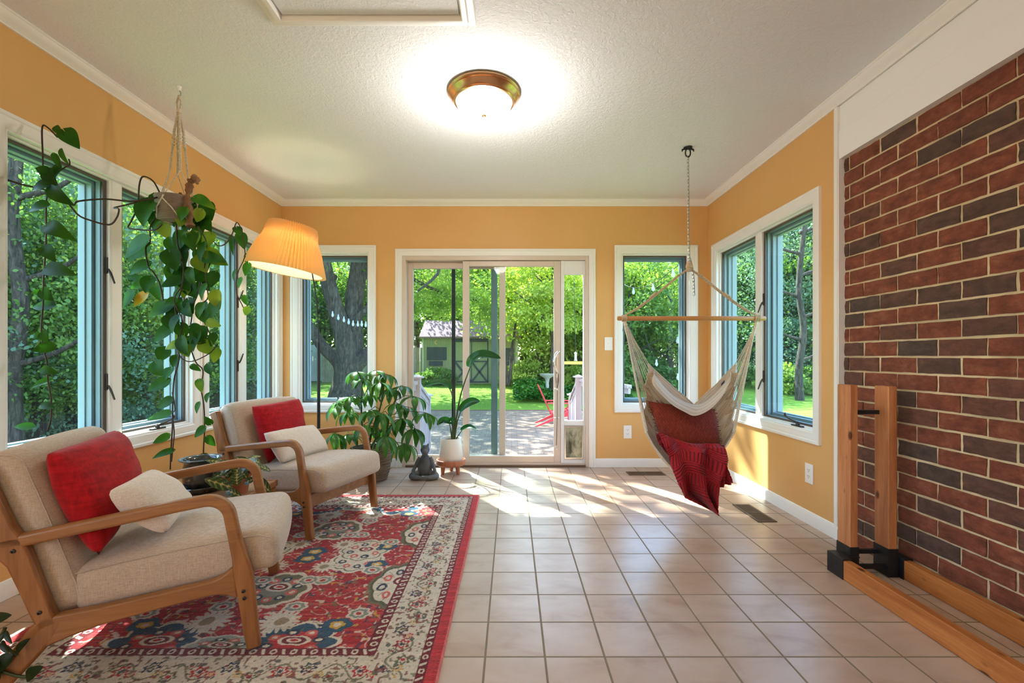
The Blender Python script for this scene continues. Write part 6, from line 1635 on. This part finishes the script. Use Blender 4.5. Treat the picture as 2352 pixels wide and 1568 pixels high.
for (px, d, k, s, zc) in ((1400, 24, 'd0', 1.0, 3.0), (1450, 20, 'd1', .85, 3.2), (1500, 26, 's0', 1.1, 2.6), (1545, 21, 's1', .8, 3.0), (1600, 25, 'd0', 1.1, 3.2), (1470, 33, 's1', 1.3, 3.4), (1560, 34, 'd0', 1.4, 3.0), (1430, 36, 'd1', 1.4, 3.4), (1610, 36, 's0', 1.4, 3.0)):
    tree(px2(px, d), d, k, s, zc, {'s': 'pale sunlit tree in the grove behind the hammock window', 'd': 'dark green tree in the grove behind the hammock window'}[k[0]], g2)
g3 = 'conifers seen through the right-hand windows'
for (px, d, k, s, zc) in ((1660, 27, 'c0', 1.1, 3.0), (1710, 24, 'c0', 1.0, 2.8), (1760, 22, 'd0', 1.0, 2.6), (1800, 20, 'c0', 1.0, 3.0), (1850, 21, 'c0', 1.1, 3.0), (1900, 20, 'd1', 1.0, 2.8), (1960, 19, 'c0', 1.1, 3.0), (1780, 30, 'c0', 1.4, 3.2), (1880, 30, 'd0', 1.4, 3.0), (1700, 34, 'c0', 1.4, 3.2), (2050, 20, 'c0', 1.2, 3.0), (1830, 26, 's0', 1.0, 2.0)):
    tree(px2(px, d), d, k, s, zc, {'c': 'feathery blue-green conifer beyond the lawn outside the double window', 'd': 'broad dark green tree among the conifers outside the double window', 's': 'single bright green tree among the conifers outside the double window'}[k[0]], g3)
g4 = 'woodland trees seen through the left-hand windows'
for (px, d, k, s, zc) in ((600, 24, 'd0', 1.1, 3.0), (540, 20, 'd1', 1.0, 2.8), (470, 17, 'c0', 1.0, 2.4), (400, 14, 'n0', .9, 2.6), (330, 12, 'n1', .8, 2.6), (250, 12.5, 'n0', .9, 2.4), (170, 10.5, 'c0', .8, 2.4), (90, 9.5, 'n0', .75, 3.4), (20, 9.5, 'n1', .7, 2.6), (-60, 9, 'n0', .8, 2.6), (-160, 8.5, 'c0', .8, 2.6), (380, 22, 's1', 1.3, 2.6), (230, 19, 'd0', 1.3, 2.8), (80, 16, 's1', 1.2, 2.6), (-60, 14, 'd0', 1.2, 2.6), (500, 30, 's0', 1.5, 3.0), (690, 27, 'd0', 1.2, 2.4), (740, 30, 's0', 1.2, 3.0), (790, 33, 's1', 1.4, 3.0), (850, 28, 'd1', 1.1, 3.0), (640, 32, 'd0', 1.4, 3.2), (890, 32, 's0', 1.3, 3.0), (310, 30, 'd1', 1.7, 2.6), (140, 26, 's0', 1.6, 2.6), (-20, 22, 'd1', 1.5, 2.6)):
    tree(px2(px, d), d, k, s, zc, {'c': 'blue-green conifer in the shady wood behind the armchairs', 'd': 'dark leafy tree in the shady wood behind the armchairs', 's': 'sun-touched light green tree in the wood behind the armchairs', 'n': 'fine-leaved tree standing close outside the windows behind the armchairs'}[k[0]], g4)
# bare trunks in the near woods
for (px, d, r0, lb) in ((34, 8.2, .13, 'leaning dark trunk close outside the big window pane'), (1838, 16, .12, 'straight pale trunk at the lawn edge outside the double window')):
    x, y = px2(px, d), d; rt = empty('bare_trunk', (x, y, gz(x, y)), lb, 'tree'); mb = MB()
    trunk(mb, [(x, y, -.8), (x-.05, y, .6), (x+.12, y, 2.0), (x-.05, y, 3.6), (x+.2, y, 6.5), (x+.1, y, 9.5)], [r0*1.35, r0, r0*.9, r0*.8, r0*.6, r0*.35])
    for i in range(8):
        z = .9+i*.75; a = (1, -1)[i % 2]; trunk(mb, [(x, y, z), (x+a*.7, y+.1, z+.25), (x+a*1.5, y-.1, z+.62)], [.06, .045, .02], 7)
    mb.build('trunk', 'bark', rt, smooth=180)
# shrubs
for i, (px, d, k, s, lb) in enumerate(((1000, 21.2, 'b0', .95, 'rounded shrub under the shed window'), (985, 21.0, 'b0', .8, 'rounded shrub under the shed window'), (1022, 21.3, 'b0', .85, 'rounded shrub under the shed window'),
        (1205, 21, 'b1', 1.2, 'bushy plant at the rear of the garden bed'), (1240, 23, 'b1', 1.5, 'bushy plant at the rear of the garden bed'), (1300, 22, 'b0', 1.5, 'bushy plant at the rear of the garden bed'), (1330, 20, 'b1', 1.1, 'bushy plant at the rear of the garden bed'),
        (1440, 19, 'b0', 1.2, 'low bush on the grass outside the hammock window'), (1550, 19, 'b0', 1.2, 'low bush on the grass outside the hammock window'), (1500, 21, 'b0', 1.4, 'low bush on the grass outside the hammock window'),
        (1700, 20, 'b0', 1.3, 'low bush under the conifers'), (1800, 18, 'b1', 1.2, 'low bush under the conifers'), (1860, 17.5, 'b0', 1.3, 'low bush under the conifers'))):
    x, y = px2(px, d), d; root = empty('shrub', (x, y, gz(x, y)), lb, 'shrub', lb+'s'); c_ = bpy.data.objects.new('foliage', CM[k]); scene.collection.objects.link(c_); c_.parent = root; c_.location = (0, 0, .38*s); c_.scale = (s, s, s); c_.rotation_euler = (0, 0, i*1.7)
# ivy bed
r = np.random.RandomState(8); N_ = 16000
Pb = np.stack([px2(1180, 16.5)+r.rand(N_)*4.2, 15.6+r.rand(N_)*4.6, np.zeros(N_)], 1); hgt = .30+.16*np.sin(Pb[:, 0]*2.3)+.12*np.sin(Pb[:, 1]*3.1+1)
Pb[:, 2] = np.array([gz(x, y) for x, y in Pb[:, :2]])+hgt*(.35+.65*r.rand(N_)); a1 = r.normal(size=(N_, 3))*[1, 1, .5]; a1 /= np.linalg.norm(a1, axis=1)[:, None]; a2 = np.cross(a1, [0, 0, 1.0]+r.normal(size=(N_, 3))*.3); a2 /= np.linalg.norm(a2, axis=1)[:, None]
V = np.stack([Pb-a1*.06, Pb+a2*.045, Pb+a1*.06, Pb-a2*.045], 1).reshape(-1, 3)
mb = MB(); mb.v = [tuple(p) for p in V]; mb.f = [(4*i, 4*i+1, 4*i+2, 4*i+3) for i in range(N_)]; mb.attr = [0]*len(V)
tag(mb.build('ground_cover', 'leaf_bed', bevel='n'), 'dense dark green ground cover bed at the lawn edge', 'ground cover', kind='stuff')
# bird bath
plain('stone_bath', '#9a9a8c', .9, bumpy=.5, bscale=30)
bbp = Vector((px2(1257, 17), 17, gz(px2(1257, 17), 17))); h = at(0, 858, 17).z-bbp.z
mb = MB(); mb.lathe([(0, 0), (.17, 0), (.16, .05), (.07, .12), (.06, h*.6), (.09, h*.80), (.26, h*.92), (.29, h), (.27, h), (.20, h*.94), (0, h*.92)], bbp, 28); bb_o = mb.build('bird_bath', 'stone_bath', smooth=50); tag(bb_o, 'stone pedestal bird bath in the green bed behind the lawn', 'bird bath')
# hanging feeder and swing beam
fdp = at(1322, 818, 12); bf = empty('bird_feeder', (fdp.x, fdp.y, fdp.z-.12), 'small tube bird feeder hanging on a cord beyond the railing', 'bird feeder')
mb = MB(); mb.lathe([(0, -.12), (.045, -.12), (.045, -.10), (.034, -.095), (.034, .07), (.05, .075), (.01, .12), (0, .12)], fdp, 16); mb.build('feeder_tube', 'shed_white', bf, smooth=40)
mb = MB(); mb.tube([fdp+Vector((0, 0, .11)), fdp+Vector((-.05, 0, 2.4))], .006, 5); mb.build('cord', 'black_metal', bf)
plain('timber_yellow', '#c8a44c', .7)
sw = empty('timber_frame', at(1317, 912, 15), 'yellow timber beam frame behind the railing in the garden', 'garden frame')
mb = MB(); p = at(1290, 833, 15); q = at(1340, 833, 15); mb.box(p.x, q.x, 15, 15.08, p.z-.05, p.z+.05); mb.build('beam', 'timber_yellow', sw)
for x in (p.x, q.x): mb = MB(); mb.box(x-.04, x+.04, 15, 15.08, gz(x, 15), p.z-.05); mb.build('post', 'fence_grey', sw)
# string lights
m, n, l, b, o = new_mat('clear_bulb'); n.remove(b)
tr = n.new('ShaderNodeBsdfTransparent'); gl = n.new('ShaderNodeBsdfDiffuse'); gl.inputs[0].default_value = (.9, .92, .86, 1); ms = n.new('ShaderNodeMixShader'); ms.inputs[0].default_value = .28; l.new(tr.outputs[0], ms.inputs[1]); l.new(gl.outputs[0], ms.inputs[2]); l.new(ms.outputs[0], o.inputs[0])
def strings(pxs, d, label, r_=.022):
    P_ = [at(x, y, (d if not isinstance(d, tuple) else d[0]+(d[1]-d[0])*i/(len(pxs)-1))) for i, (x, y) in enumerate(pxs)]; root = empty('string_lights', P_[0], label, 'string lights', 'outdoor string lights')
    mb = MB(); mb.tube(smooth_pts([p+Vector((0, 0, .06)) for p in P_], 4), .004, 5); mb.build('cable', 'black_rubber', root)
    for p in P_[1:-1]: mb = MB(); mb.lathe([(.010, .065), (.012, .03), (r_, 0), (r_*.8, -.025), (0, -.04)], p, 14); mb.build('bulb', 'clear_bulb', root, smooth=180)
strings([(690, 690), (764, 723), (777, 730), (790, 735), (801, 740), (811, 744), (822, 745), (831, 745), (840, 746), (880, 748)], 8.0, 'string of small clear bulbs in front of the big maple', .022)
strings([(1420, 655), (1455, 670), (1500, 662), (1546, 630), (1640, 560)], (7.5, 4.56), 'upper cable of clear bulbs outside the hammock window')
strings([(1470, 740), (1508, 835), (1556, 783), (1557, 867), (1600, 900)], 7.0, 'lower cable of clear bulbs outside the hammock window')
